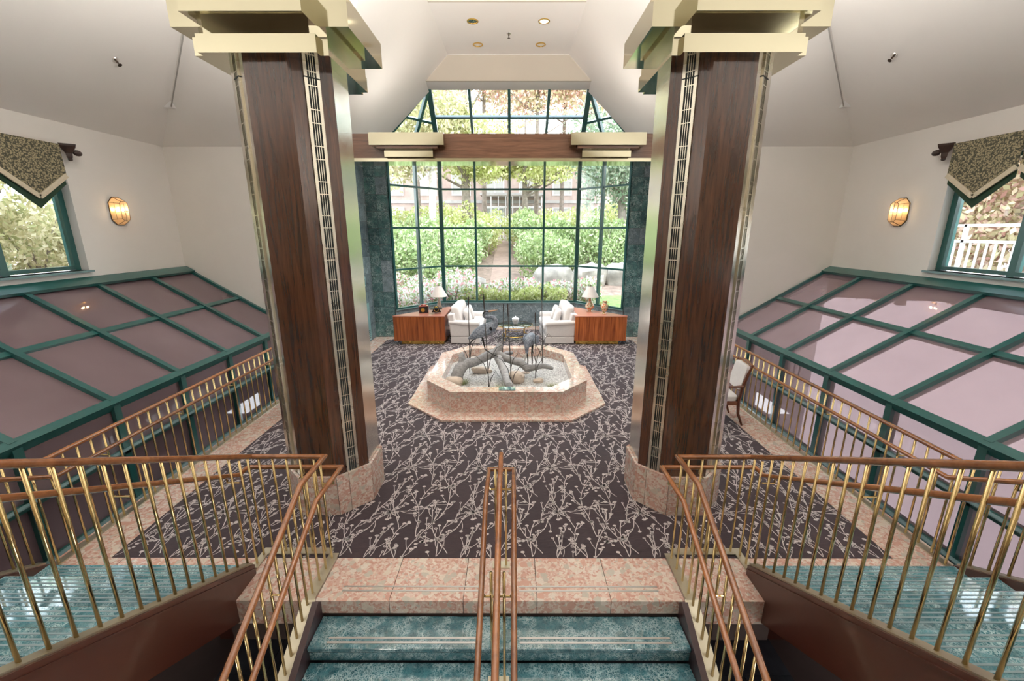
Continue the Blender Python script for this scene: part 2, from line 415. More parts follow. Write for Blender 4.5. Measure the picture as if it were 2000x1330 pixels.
M['lf_flower'] = leafmat('leaf_blossom', [(0, (.20, .32, .10)), (.35, (.42, .50, .26)), (.5, (.80, .76, .72)), (.82, (.85, .80, .78)), (.9, (.80, .40, .42)), (1, (.75, .28, .30))])
M['lf_autumn'] = leafmat('leaf_autumn', [(0, (.52, .50, .28)), (.4, (.76, .68, .46)), (.75, (.78, .58, .50)), (1, (.66, .38, .35))])
M['lf_straw'] = leafmat('leaf_straw', [(0, (.28, .30, .13)), (.5, (.52, .47, .26)), (1, (.70, .64, .44))])
M['lf_pine'] = leafmat('leaf_pine', [(0, (.13, .20, .12)), (.5, (.25, .32, .20)), (1, (.40, .42, .32))])

# ================================================================== SETTING
LANDING = [(-4.2, 3.22), (-2.3, 3.22), (-2.3, 2.9), (2.3, 2.9), (2.3, 3.22), (4.2, 3.22), (4.2, 9.2), (3.9, 9.2), (3.9, 12.0), (3.29, 12.0),
           (2.09, 13.4), (-2.07, 13.4), (-3.27, 12.0), (-3.88, 12.0), (-3.88, 9.2), (-4.2, 9.2)]
floor = struct('floor', MB().prism(LANDING, -.42, -.024), M['slab'])
CARPET = [(-3.7, 3.37), (3.7, 3.37), (3.7, 9.2), (3.47, 9.6), (3.47, 11.6), (1.92, 12.95), (-1.9, 12.95), (-3.45, 11.6), (-3.45, 9.6), (-3.7, 9.2)]
add('carpet', MB().prism(CARPET, -.026, -.003), M['carpet'], floor)
def inside(p, poly, ins=0):
    c = False; n = len(poly)
    for i in range(n):
        (x1, y1), (x2, y2) = poly[i], poly[(i + 1) % n]
        if (y1 > p[1]) != (y2 > p[1]) and p[0] < (x2 - x1) * (p[1] - y1) / (y2 - y1) + x1: c = not c
    return c
def carpet_print():
    rnd = random.Random(4); TX, TY = .92, .90; mb = MB(); V = []; F = []; z = -.0015
    def ribbon(pts, w):
        b = len(V); n = len(pts)
        for i in range(n):
            d = Vector(pts[min(i + 1, n - 1)]) - Vector(pts[max(i - 1, 0)]); d.normalize(); s = Vector((-d.y, d.x)) * w / 2
            V.append((pts[i][0] + s.x, pts[i][1] + s.y)); V.append((pts[i][0] - s.x, pts[i][1] - s.y))
            if i: F.append((b + 2 * i - 2, b + 2 * i - 1, b + 2 * i + 1, b + 2 * i))
    def disc(c, r, sx=1.25):
        b = len(V); n = 9
        for k in range(n): V.append((c[0] + r * sx * math.cos(2 * PI * k / n), c[1] + r * .9 * math.sin(2 * PI * k / n)))
        F.append(tuple(range(b, b + n)))
    def ringd(c, r):
        b = len(V); n = 9
        for k in range(n):
            q = (math.cos(2 * PI * k / n), math.sin(2 * PI * k / n))
            V.append((c[0] + q[0] * r * 1.1, c[1] + q[1] * r)); V.append((c[0] + q[0] * r * .66, c[1] + q[1] * r * .6))
        for k in range(n):
            j = (k + 1) % n; F.append((b + 2 * k, b + 2 * j, b + 2 * j + 1, b + 2 * k + 1))
    def stem(p, a, L, curl, w=.008, head=True, n=6):
        pts = [p]; q = Vector(p)
        for i in range(n): a += curl / n; q = q + Vector((math.cos(a), math.sin(a))) * L / n; pts.append((q.x, q.y))
        ribbon(pts, w)
        if head: (disc if rnd.random() < .68 else ringd)(pts[-1], rnd.uniform(.0135, .0185))
        return pts
    def burst(c, n, rmin, rmax, up=False):
        for k in range(n):
            a = 2 * PI * (k + rnd.uniform(-.3, .3)) / n
            if up and math.sin(a) < -.35: continue
            stem(c, a, rnd.uniform(rmin, rmax), rnd.uniform(-.6, .6), .006)
        for k in range(3): disc((c[0] + rnd.uniform(-.035, .035), c[1] + rnd.uniform(-.03, .03)), .02)
    def branch(p, a, L, curl, n):
        pts = stem(p, a, L, curl, .0095, True, 12)
        for k in range(n):
            i = 2 + int((k + .5) * 9 / n); d = Vector(pts[i + 1]) - Vector(pts[i]); b = math.atan2(d.y, d.x)
            sd = 1 if k % 2 else -1
            sub = stem(pts[i], b + sd * rnd.uniform(.5, .9), rnd.uniform(.10, .2), -sd * rnd.uniform(.1, .7))
            if rnd.random() < .5: stem(sub[3], b - sd * .1, rnd.uniform(.06, .1), sd * .3)
    burst((.2, .28), 13, .07, .17); burst((.68, .74), 5, .05, .11)
    def wavy(x, y, L, a0, amp, ph, n):
        """long sinuous stem with side shoots ending in dots"""
        m = 16; pts = []
        for i in range(m + 1):
            q = i / m; pts.append((x + math.cos(a0) * L * q + math.sin(a0) * amp * math.sin(ph + q * 5.5), y + math.sin(a0) * L * q - math.cos(a0) * amp * math.sin(ph + q * 5.5)))
        ribbon(pts, .0085); disc(pts[-1], .018)
        for k in range(n):
            i = 2 + int((k + .5) * (m - 3) / n); d = Vector(pts[i + 1]) - Vector(pts[i]); b = math.atan2(d.y, d.x); sd = 1 if k % 2 else -1
            sub = stem(pts[i], b + sd * rnd.uniform(.45, .8), rnd.uniform(.09, .19), -sd * rnd.uniform(.2, .8), .0065)
            if k % 3 == 0: stem(sub[3], b - sd * .2, rnd.uniform(.05, .09), sd * .3, .006)
    for i, (x, y, L_, a0, n) in enumerate([(.20, .28, .74, 1.25, 7), (.33, .02, .80, 1.80, 7), (.50, .40, .86, 1.30, 8), (.60, -.10, .84, 1.86, 8), (.76, .22, .82, 1.42, 7), (.90, .55, .78, 1.95, 7), (.04, .10, .84, 1.36, 7), (.20, .28, .6, .25, 5), (.20, .28, .5, -2.2, 4)]):
        wavy(x, y, L_, a0, .035, i * 1.7, n)
    V = np.array(V); off = -.33; n0 = len(V)
    for iy in range(-1, 12):
        for ix in range(-6, 6):
            O = np.array([off - .2 + ix * TX, 4.05 - .28 - .0 + iy * TY]); W = V + O
            if W[:, 0].max() < -3.7 or W[:, 0].min() > 3.7: continue
            ok = {}
            b = len(mb.v); use = []
            for f in F:
                pts = W[list(f)]
                if all(inside(p, CARPET) for p in pts): use.append(f)
            if use:
                mb.v += [(x, y, z) for x, y in W]; mb.f += [tuple(b + i for i in f) for f in use]
    o = add('carpet_pattern', mb, M['print'], floor); o['kind'] = 'stuff'
carpet_print()
# granite border tiles (each a piece)
def tile_poly(pts, z0, z1, parent=floor, m='granite', name='tile', g=.0025):
    c = Vector((sum(p[0] for p in pts) / len(pts), sum(p[1] for p in pts) / len(pts), 0))
    q = []
    for p in pts:
        d = Vector((p[0] - c.x, p[1] - c.y)); l = d.length; d = d * (1 - g * 1.3 / l); q.append((d.x, d.y))
    return add(name, MB().prism(q, z0, z1), M[m], parent, c)
def tile_strip(x0, x1, y0, y1, n, axis, z0=-.03, z1=0):
    for i in range(n):
        a, b = i / n, (i + 1) / n
        if axis == 'x': tile_poly([(x0 + (x1 - x0) * a, y0), (x0 + (x1 - x0) * b, y0), (x0 + (x1 - x0) * b, y1), (x0 + (x1 - x0) * a, y1)], z0, z1)
        else: tile_poly([(x0, y0 + (y1 - y0) * a), (x1, y0 + (y1 - y0) * a), (x1, y0 + (y1 - y0) * b), (x0, y0 + (y1 - y0) * b)], z0, z1)
tile_strip(-1.55, 1.55, 2.885, 3.37, 5, 'x', -.125, 0)
for s in (-1, 1):
    tile_strip(s * 1.55, s * 2.3, 2.885, 3.37, 1, 'x', -.235, 0)
    tile_strip(s * 2.3, s * 4.2, 3.2, 3.37, 3, 'x', -.03, 0)
    tile_strip(s * 3.7, s * 4.2, 3.37, 9.2, 5, 'y')
    e = 0 if s < 0 else .02
    k = s * (1)
    tile_poly([(s * (3.7), 9.2), (s * (3.88 + e), 9.2), (s * (3.88 + e), 10.6), (s * (3.45 + e), 10.6), (s * (3.45 + e), 9.6)], -.03, 0)
    tile_poly([(s * (3.45 + e), 10.6), (s * (3.88 + e), 10.6), (s * (3.88 + e), 12.0), (s * (3.27 + e), 12.0), (s * (3.45 + e), 11.6)], -.03, 0)
    tile_poly([(s * (3.45 + e), 11.6), (s * (3.27 + e), 12.0), (s * (2.67 + e), 12.7), (s * (2.675 + e), 12.275)], -.03, 0)
    tile_poly([(s * (2.675 + e), 12.275), (s * (2.67 + e), 12.7), (s * (2.07 + e), 13.4), (s * (1.9 + e), 12.95)], -.03, 0)
for i in range(4):
    a, b = i / 4, (i + 1) / 4
    tile_poly([(-1.9 + 3.82 * a, 12.95), (-1.9 + 3.82 * b, 12.95), (-2.07 + 4.16 * b, 13.4), (-2.07 + 4.16 * a, 13.4)], -.03, 0)
# grip strips set in the landing edge
gs = MB()
for s in (-1, 1):
    for y in (2.985, 3.03): gs.box(*sorted((s * .16, s * 1.36)), y, y + .014, 0, .0025)
add('grip_strip', gs, M['steel'], floor)
# lower floor
lower = struct('floor', MB().box(-7, 7, -5, 12, -2.75, -2.42), M['slab'])
tm = MB().box(-.297, .297, -.297, .297, 0, .02).mesh('tile', M['tiledark'])
for ix in range(-6, 6):
    for iy in range(0, 8): put('tile', tm, lower, (.3 + ix * .6, .8 + iy * .6, -2.42))
up = struct('floor', MB().prism([(-6.92, -5), (6.92, -5), (6.92, .28), (2.0, .28), (2.0, -4), (-2.0, -4), (-2.0, .28), (-6.92, .28)], 1.2, 1.5), M['slab'])
# under the landing
struct('wall_under_landing', MB().box(-3.9, 3.9, 4.6, 4.75, -2.42, -.42), M['maroon'])

# ---- hall walls
def holed(x0, x1, ya, yb, z0, z1, oy0, oy1, oz0, oz1):
    mb = MB(); mb.box(x0, x1, ya, oy0, z0, z1); mb.box(x0, x1, oy1, yb, z0, z1); mb.box(x0, x1, oy0, oy1, z0, oz0); mb.box(x0, x1, oy0, oy1, oz1, z1); return mb
WY0, WY1, WZ0, WZ1 = 2.9, 7.1, 2.365, 4.05
struct('wall_left', holed(-7.2, -6.92, -5, 9.4, -2.42, 4.8, WY0, WY1, WZ0, WZ1), M['wall'])
wr = holed(6.92, 7.2, -5, 9.4, 1.9, 4.8, WY0, WY1 - .04, WZ0, WZ1)
struct('wall_right', wr, M['wall'])
struct('wall_far_left', MB().box(-6.92, -3.88, 9.2, 9.4, -2.42, 4.7), M['wall'])
struct('wall_far_right', MB().box(3.9, 6.92, 9.2, 9.4, -2.42, 4.7), M['wall'])
struct('wall_behind', MB().box(-7.2, 7.2, -5.2, -5, -2.42, 8.6), M['backwall'])
# ---- ceiling planes (each a slab with thickness)
def plane(name, pts, d, m='ceil'): return struct(name, MB().slab(pts, d), M['fascia' if name.startswith('trim') else m])
for s in (-1, 1):
    plane('ceiling', [(s * 6.95, 9.225, 4.60), (s * 2.0, 5.04, 8.4), (s * 2.0, -5.1, 8.4), (s * 6.95, -5.1, 4.60)][::s], (s * .1, 0, .12))
    plane('ceiling', [(s * 6.95, 9.225, 4.60), (s * 3.88, 9.225, 4.60), (s * 1.45, 6.53, 7.05), (s * 1.45, 5.04, 8.4), (s * 2.0, 5.04, 8.4)][::s], (0, .12, .12))
    plane('ceiling', [(s * 3.9, 9.2, 4.60), (s * 3.9, 12.05, 4.60), (s * 3.27, 12.05, 5.25), (s * 2.05, 12.17, 6.45), (s * 2.0, 11.5, 6.5), (s * 1.45, 11.5, 7.05), (s * 1.45, 6.53, 7.05)][::s], (s * .1, 0, .12))
    plane('ceiling', [(s * 1.45, 6.53, 7.05), (s * 1.45, 5.04, 8.4), (s * 1.45, 9.05, 8.4), (s * 1.45, 9.05, 7.05)], (s * .1, 0, 0))
plane('ceiling', [(-1.45, 9.05, 7.05), (1.45, 9.05, 7.05), (1.45, 11.5, 7.05), (-1.45, 11.5, 7.05)], (0, 0, .12))
plane('ceiling', [(-2.1, -5.1, 8.4), (2.1, -5.1, 8.4), (2.1, 5.1, 8.4), (1.5, 5.1, 8.4), (1.5, 9.1, 8.4), (-1.5, 9.1, 8.4), (-1.5, 5.1, 8.4), (-2.1, 5.1, 8.4)], (0, 0, .12))
plane('trim_1', [(-1.45, 9.04, 7.045), (1.45, 9.04, 7.045), (1.45, 9.04, 8.4), (-1.45, 9.04, 8.4)], (0, .04, 0))
plane('trim_2', [(-2.0, 11.49, 6.495), (2.0, 11.49, 6.495), (1.45, 11.49, 7.045), (-1.45, 11.49, 7.045)], (0, .06, 0))
plane('ceiling', [(-2.06, 11.5, 6.5), (2.06, 11.5, 6.5), (2.08, 12.2, 6.5), (-2.08, 12.2, 6.5)], (0, 0, .1))

# ---- alcove: side walls, jambs, sill walls with marble tiles
def tile_wall(parent, o, u, v, n, us, vs, mats, thick=.018, gap=.0025, seed=1):
    """tiles on a plane: origin o, unit vectors u, v, outward n; us, vs = joint positions"""
    o, u, v, n = Vector(o), Vector(u), Vector(v), Vector(n); rnd = random.Random(seed)
    w_ = u.cross(v); Rm = Matrix((u, v, w_)).transposed().to_euler(); cache = {}; lift = n * (0 if w_.dot(n) > 0 else thick)
    for a, b in zip(us, us[1:]):
        for c, d in zip(vs, vs[1:]):
            mt = rnd.choice(mats); key = (round(b - a, 3), round(d - c, 3), mt)
            if key not in cache:
                w, h = (b - a) / 2 - gap, (d - c) / 2 - gap
                cache[key] = MB().box(-w, w, -h, h, 0, thick).mesh('tile', M[mt])
            put('tile', cache[key], parent, o + u * (a + b) / 2 + v * (c + d) / 2 + lift, Rm)
def steps(a, b, n): return [a + (b - a) * i / n for i in range(n + 1)]
for s, nm in ((-1, 'left'), (1, 'right')):
    e = 0 if s < 0 else .02
    X0 = s * (3.88 + e)
    wl_ = struct('wall_alcove_' + nm, MB().box(*sorted((X0, X0 + s * .2)), 9.4, 12.2, -.42, 4.7), M['slab'])
    tile_wall(wl_, (X0, 9.4, 0), (0, 1, 0), (0, 0, 1), (-s, 0, 0), steps(0, 2.6, 4), steps(0, 4.62, 10), ['serp2'], seed=3)
    wj = struct('wall_jamb_' + nm, MB().prism([(s * (3.27 + e), 12.02), (s * (3.27 + e), 12.2), (s * (3.9 + e), 12.2), (s * (3.9 + e), 12.02)], -.42, 5.3), M['slab'])
    tile_wall(wj, (s * (3.27 + e), 12.02, 0), (s, 0, 0), (0, 0, 1), (0, -1, 0), [0, .30, .60], steps(0, 5.25, 12), ['serp', 'serp', 'serp', 'serp2'], seed=5 + s)
    tile_wall(wj, (s * (3.27 + e), 12.02, .8), (0, 1, 0), (0, 0, 1), (-s, 0, 0), [0, .17], steps(0, 4.4, 10), ['serp'], seed=9)
SILL = [(-3.27, 12.04), (-2.07, 13.4), (2.09, 13.4), (3.29, 12.04)]
for i, nm in enumerate(('bay_left', 'bay_middle', 'bay_right')):
    a, b = Vector((*SILL[i], 0)), Vector((*SILL[i + 1], 0)); u = (b - a).normalized(); L = (b - a).length; nn = Vector((u.y, -u.x, 0))
    bk = -nn * .18
    ws = struct('wall_' + nm, MB().slab([a - Vector((0, 0, .42)), b - Vector((0, 0, .42)), b + Vector((0, 0, .78)), a + Vector((0, 0, .78))], bk), M['slab'])
    tile_wall(ws, a, u, (0, 0, 1), nn, steps(0, L, 4 if i == 1 else 2), [0, .12, .76], ['serp2'], seed=12 + i)
    struct('trim_sill', MB().slab([a + nn * .05 + Vector((0, 0, .76)), b + nn * .05 + Vector((0, 0, .76)), b + bk * 1.1 + Vector((0, 0, .76)), a + bk * 1.1 + Vector((0, 0, .76))], (0, 0, .03)), M['greensill'])

# ---- bay window: frames, transoms and panes, each its own piece
def panel(parent, P, us, vs, wb=.06, dp=.11, edge=(1, 1, 1, 1), we=.085):
    """P = corner points (bottom-left, bottom-right, top-right, top-left)"""
    P = [Vector(p) for p in P]
    def at(a, c): return (P[0] * (1 - a) + P[1] * a) * (1 - c) + (P[3] * (1 - a) + P[2] * a) * c
    nrm = (P[1] - P[0]).cross(P[3] - P[0]).normalized()
    for i, a in enumerate(us):
        ed = i in (0, len(us) - 1)
        if ed and not edge[0 if i == 0 else 1]: continue
        wd = we if ed else wb
        add('mullion', MB().bar(at(a, 0), at(a, 1), wd, dp, nrm), M['green'], parent)
    for j, c in enumerate(vs):
        ed = j in (0, len(vs) - 1)
        if ed and not edge[2 if j == 0 else 3]: continue
        for a, b in zip(us, us[1:]):
            add('transom', MB().bar(at(a, c), at(b, c), wb * (1.1 if ed else .85), dp * .8, nrm), M['green'], parent)
    for a, b in zip(us, us[1:]):
        for c, d in zip(vs, vs[1:]):
            add('pane', MB().slab([at(a, c), at(b, c), at(b, d), at(a, d)], nrm * .008), M['glass'], parent)
ZR = [.8, 1.92, 3.07, 4.19, 5.3]; VS = [(z - .8) / 4.5 for z in ZR]
win = bpy.data.objects.new('window_1', None); COL.objects.link(win); win['kind'] = 'structure'
B = [(-3.25, 12.08), (-2.07, 13.45), (2.09, 13.45), (3.27, 12.08)]
panel(win, [(*B[1], .8), (*B[2], .8), (*B[2], 5.3), (*B[1], 5.3)], [0, .25, .5, .75, 1], VS, edge=(1, 1, 1, 1), we=.11)
win2 = bpy.data.objects.new('window_2', None); COL.objects.link(win2); win2['kind'] = 'structure'
panel(win2, [(*B[0], .8), (*B[1], .8), (*B[1], 5.3), (*B[0], 5.3)], [0, .5, 1], VS, edge=(1, 0, 1, 1), we=.06)
win3 = bpy.data.objects.new('window_3', None); COL.objects.link(win3); win3['kind'] = 'structure'
panel(win3, [(*B[2], .8), (*B[3], .8), (*B[3], 5.3), (*B[2], 5.3)], [0, .5, 1], VS, edge=(0, 1, 1, 1), we=.06)
AP = [(-2.06, 12.17, 6.56), (2.08, 12.17, 6.56)]
win4 = bpy.data.objects.new('window_4', None); COL.objects.link(win4); win4['kind'] = 'structure'
panel(win4, [(*B[1], 5.3), (*B[2], 5.3), AP[1], AP[0]], [0, .25, .5, .75, 1], [0, .55, 1], wb=.07, edge=(1, 1, 0, 1), we=.13)
for k, s in enumerate((-1, 1)):
    wt = bpy.data.objects.new('window_%d' % (5 + k), None); COL.objects.link(wt); wt['kind'] = 'structure'
    a = Vector((*B[0 if s < 0 else 3], 5.3)); b = Vector((*B[1 if s < 0 else 2], 5.3)); t = Vector(AP[k]); m = (a + b) / 2
    nrm = (b - a).cross(t - a).normalized()
    add('mullion', MB().bar(a, t, .09, .1, nrm), M['green'], wt); add('mullion', MB().bar(m, t, .08, .1, nrm), M['green'], wt)
    f = .45
    la, lm, lb = a + (t - a) * f, m + (t - m) * f, b + (t - b) * f
    add('transom', MB().bar(la, lm, .06, .09, nrm), M['green'], wt); add('transom', MB().bar(lm, lb, .06, .09, nrm), M['green'], wt)
    for pts in ([a, m, lm, la], [m, b, lb, lm], [la, lm, t], [lm, lb, t]): add('pane', MB().slab(pts, nrm * .008), M['glass'], wt)
# ---- side windows with reveal, frame, panes and sill
for k, s in enumerate((-1, 1)):
    wy1 = WY1 if s < 0 else WY1 - .04
    sw = bpy.data.objects.new('window_%d' % (7 + k), None); COL.objects.link(sw); sw['kind'] = 'structure'
    x = s * 7.10
    ys = [wy1 - .04, wy1 - 1.08, wy1 - 2.12, wy1 - 3.16, WY0 + .04]
    for i, y in enumerate(ys): add('mullion', MB().box(x - .05, x + .05, y - (.045 if i else .05), y + .045, WZ0, WZ1), M['green'], sw)
    for a, b in zip(ys, ys[1:]):
        add('transom', MB().box(x - .05, x + .05, b + .045, a - .045, WZ0 + .02, WZ0 + .075), M['green'], sw)
        add('transom', MB().box(x - .05, x + .05, b + .045, a - .045, WZ1 - .06, WZ1), M['green'], sw)
        add('pane', MB().box(x - .004, x + .004, b + .04, a - .04, WZ0 + .06, WZ1 - .05), M['glass'], sw)
    add('sill', MB().box(*sorted((s * 6.86, s * 7.06)), WY0 - .05, wy1 + .03, WZ0 - .03, WZ0), M['greensill'], sw)

# ================================================================== SOLARIUM GLAZING (one each side)
for s in (-1, 1):
    off = 0 if s < 0 else .05
    t = thing('solarium', 'green framed lean-to of plum tinted glass along the %s wall' % ('left' if s < 0 else 'right'), 'solarium', (s * 4.82, 4.0, 0), 0, 'glazed lean-tos beside the landing')
    o = Vector((s * 4.82, 4.0, 0))
    def W(x, y, z): return Vector((s * x, y, z)) - o
    XK, ZK, XT, ZT = 4.82, .93, 6.90, 2.17
    XM, ZM = (XK + XT) / 2 + .02, (ZK + ZT) / 2
    ys = [9.17 + off * .6] + [8.10 + off - 1.083 * i for i in range(9)]
    nrm = Vector((-s * (ZT - ZK), 0, XT - XK)).normalized()
    add('top_flashing', MB().slab([W(XT, -.6, ZT + .05), W(XT, 9.18, ZT + .05), W(XT - .17, 9.18, ZT - .05), W(XT - .17, -.6, ZT - .05)], nrm * .05), M['green'], t)
    add('purlin', MB().bar(W(XM, -.6, ZM), W(XM, 9.18, ZM), .085, .10, nrm), M['green'], t)
    add('purlin', MB().bar(W(XK, -.6, ZK), W(XK, 9.18, ZK), .10, .12, nrm), M['green'], t)
    for y in ys:
        add('rafter', MB().bar(W(XK, y, ZK + .01), W(XT, y, ZT + .01), .08, .11, nrm), M['green'], t)
        add('post', MB().bar(W(XK + .01, y, -2.4), W(XK + .01, y, ZK), .09, .12, (1, 0, 0)), M['green'], t)
    for z, h in ((.30, .07), (-.40, .08)):
        add('rail', MB().bar(W(XK, -.6, z), W(XK, 9.18, z), .10, h), M['green'], t)
        add('sill_ledge', MB().bar(W(XK - .075, -.6, z + h / 2), W(XK - .075, 9.18, z + h / 2), .06, .012), M['greensill'], t)
    for a, b in zip(ys, ys[1:]):
        for (x0, z0), (x1, z1) in (((XK, ZK), (XM, ZM)), ((XM, ZM), (XT - .1, ZT - .06))):
            add('roof_pane', MB().slab([W(x0, a, z0), W(x0, b, z0), W(x1, b, z1), W(x1, a, z1)], nrm * .012), M['plumglass'], t)
        for z0, z1 in ((.30, ZK), (-.40, .30), (-2.4, -.40)):
            add('wall_pane', MB().slab([W(XK, a, z0), W(XK, b, z0), W(XK, b, z1), W(XK, a, z1)], (s * .012, 0, 0)), M['plumglass'], t)
    # vertical blinds behind the upper row of wall panes
    bl = thing('vertical_blind', 'pale vertical slat blind behind the plum glass below the %s lean-to roof' % ('left' if s < 0 else 'right'), 'blind', (s * 5.0, 4.0, .9))
    vm = MB().box(-.05, .05, -.004, .004, -.6, 0).mesh('slat', M['grey'])
    rng = np.arange(2.9, 9.1, .13) if s < 0 else np.arange(6.9, 9.1, .13)
    for y in rng: put('slat', vm, bl, (0, y - 4.0, 0), (0, 0, 1.1))
    add('head_rail', MB().box(-.03, .03, rng[0] - 4.06, 5.1, 0, .03), M['grey'], bl)

# ================================================================== COLUMNS
def octo(h, c): f = h - c; return [(-f, -h), (f, -h), (h, -f), (h, f), (f, h), (-f, h), (-h, f), (-h, -f)]
def plus(a, r): return [(-a, -r), (a, -r), (a, -a), (r, -a), (r, a), (a, a), (a, r), (-a, r), (-a, a), (-r, a), (-r, -a), (-a, -a)]
def capital(parent, name='capital', half=False):
    c = add(name, MB().prism(plus(.485, .555), 4.40, 4.535), M['brass'], parent)
    add('upper_tier', MB().prism(plus(.47, .73), 4.615, 4.84), M['brass'], c)
    add('neck', MB().prism(octo(.53, .1), 4.535, 4.615), M['brass'], c)
    return c
for s in (-1, 1):
    t = thing('column', 'tall mahogany octagonal column with brass cap and granite plinth, on the %s' % ('left' if s < 0 else 'right'), 'column', (s * 1.973, 4.478, 0), 0, 'columns flanking the centre of the landing')
    pl = add('plinth', MB().prism(octo(.465, .275), 0, .45), M['slab'], t)
    O = octo(.485, .28); I = octo(.457, .268)
    for i in range(8):
        a, b = Vector((*O[i], 0)), Vector((*O[(i + 1) % 8], 0)); ai, bi = Vector((*I[i], 0)), Vector((*I[(i + 1) % 8], 0))
        for u0, u1 in (((0, .5), (.5, 1)) if i % 2 == 0 else ((0, .34), (.34, 1))):
            p = a.lerp(b, u0 + .006); q = a.lerp(b, u1 - .006); pi = ai.lerp(bi, u0 + .006); qi = ai.lerp(bi, u1 - .006)
            for z0, z1 in ((0, .135), (.138, .458)):
                add('tile', MB().prism([(p.x, p.y), (q.x, q.y), (qi.x, qi.y), (pi.x, pi.y)], z0, z1), M['granite'], pl)
    add('core', MB().prism(octo(.435, .26), .44, 4.6), M['dark'], t)
    O = octo(.455, .268); I = octo(.432, .258)
    for i in range(8):
        a, b = O[i], O[(i + 1) % 8]; c, d = I[(i + 1) % 8], I[i]
        face_wood = i in ((0, 1, 3, 4) if s < 0 else (0, 7, 5, 4))
        add('wood_panel' if face_wood else 'metal_panel', MB().prism([a, b, c, d], .459, 4.615), M['wood'] if face_wood else M['satin2'], t)
        if i % 2:
            A, Bv = Vector((*a, 0)), Vector((*b, 0)); u = (Bv - A).normalized(); n = Vector((u.y, -u.x, 0)); mid = (A + Bv) / 2
            def sl_(u0, u1, z0, z1, dp): 
                p = mid + u * u0 + Vector((0, 0, z0)); return [p, mid + u * u1 + Vector((0, 0, z0)), mid + u * u1 + Vector((0, 0, z1)), mid + u * u0 + Vector((0, 0, z1))], n * dp
            bk = add('inlay_strip', MB().slab(*sl_(-.066, .066, .46, 4.61, .004)), M['dark'], t)
            fr = MB()
            for u0, u1 in ((-.068, -.040), (.040, .068)): fr.slab(*sl_(u0, u1, .46, 4.61, .014))
            for uc in (-.020, 0, .020): fr.slab(*sl_(uc - .003, uc + .003, .46, 4.61, .012))
            z = .62; k = 0
            while z < 4.55:
                fr.slab(*sl_(-.04, .04, z, z + .008, .013))
                z += (.11, .19)[k % 2]; k += 1
            add('inlay_grille', fr, M['satin'], bk)
            add('collar', MB().slab(*sl_(-.07, .07, 4.28, 4.29, .016)), M['dark'], bk)
    capital(t)

# ================================================================== CROSS BEAM
t = thing('crossbeam', 'walnut beam with two stepped brass brackets spanning in front of the bay window', 'beam', (0, 9.55, 0))
add('beam_body', MB().box(-3.6, 3.6, -.27, .3, 4.42, 4.88), M['beamwood'], t)
add('edge_strip', MB().box(-3.86, 3.86, -.30, .3, 4.355, 4.418), M['brass'], t)
for s in (-1, 1):
    b = add('bracket', MB().box(-.485, .485, -.40, -.28, 4.425, 4.535), M['brass'], t, (s * 1.973, -.03, 0))
    add('upper_tier', MB().box(-.73, .73, -.56, -.28, 4.615, 4.84), M['brass'], b, (0, .0, 0))
    add('bracket_core', MB().box(-.47, .47, -.36, -.28, 4.535, 4.615), M['brass'], b)
    add('bracket_cheek', MB().box(-.60, .60, -.52, -.28, 4.56, 4.614), M['beamwood'], b)

# ================================================================== STAIRS
RZ, GO = .15, .28
t = thing('staircase', 'wide middle flight of teal marble steps going down', 'stairs', (0, 2.9, 0))
for i in range(1, 15):
    y1 = -GO * (i - 1); y0 = -GO * i; z = -RZ * i
    tr = add('tread', MB().box(-1.5, 1.5, y0 - .03, y1 - .012, z - .045, z), M['teal'], t, bevel=.012)
    g = MB()
    for s in (-1, 1):
        for q in (.015, .055): g.box(*sorted((s * .16, s * 1.36)), y0 + q, y0 + q + .016, z, z + .003)
    add('grip_strip', g, M['steel'], tr)
    add('riser', MB().box(-1.5, 1.5, y0, y0 + .015, z - RZ, z - .046), M['teal'], t)
for s in (-1, 1):
    P = [(.0, -.02), (-.05, .03), (-4.1, .03 - 4.05 * RZ / GO), (-4.1, -.5 - 4.05 * RZ / GO), (0, -.5)]
    add('stringer', MB().slab([(s * 1.5, y, z) for y, z in P], (s * .05, 0, 0)), M['plum'], t)
    P = [(-.0, -.05), (-4.1, -.05 - 4.1 * RZ / GO), (-4.1, -.5 - 4.1 * RZ / GO), (0, -.45)]
    add('outer_stringer', MB().slab([(s * 1.56, y, z) for y, z in P], (s * .11, 0, 0)), M['maroon'], t)
SS = .55
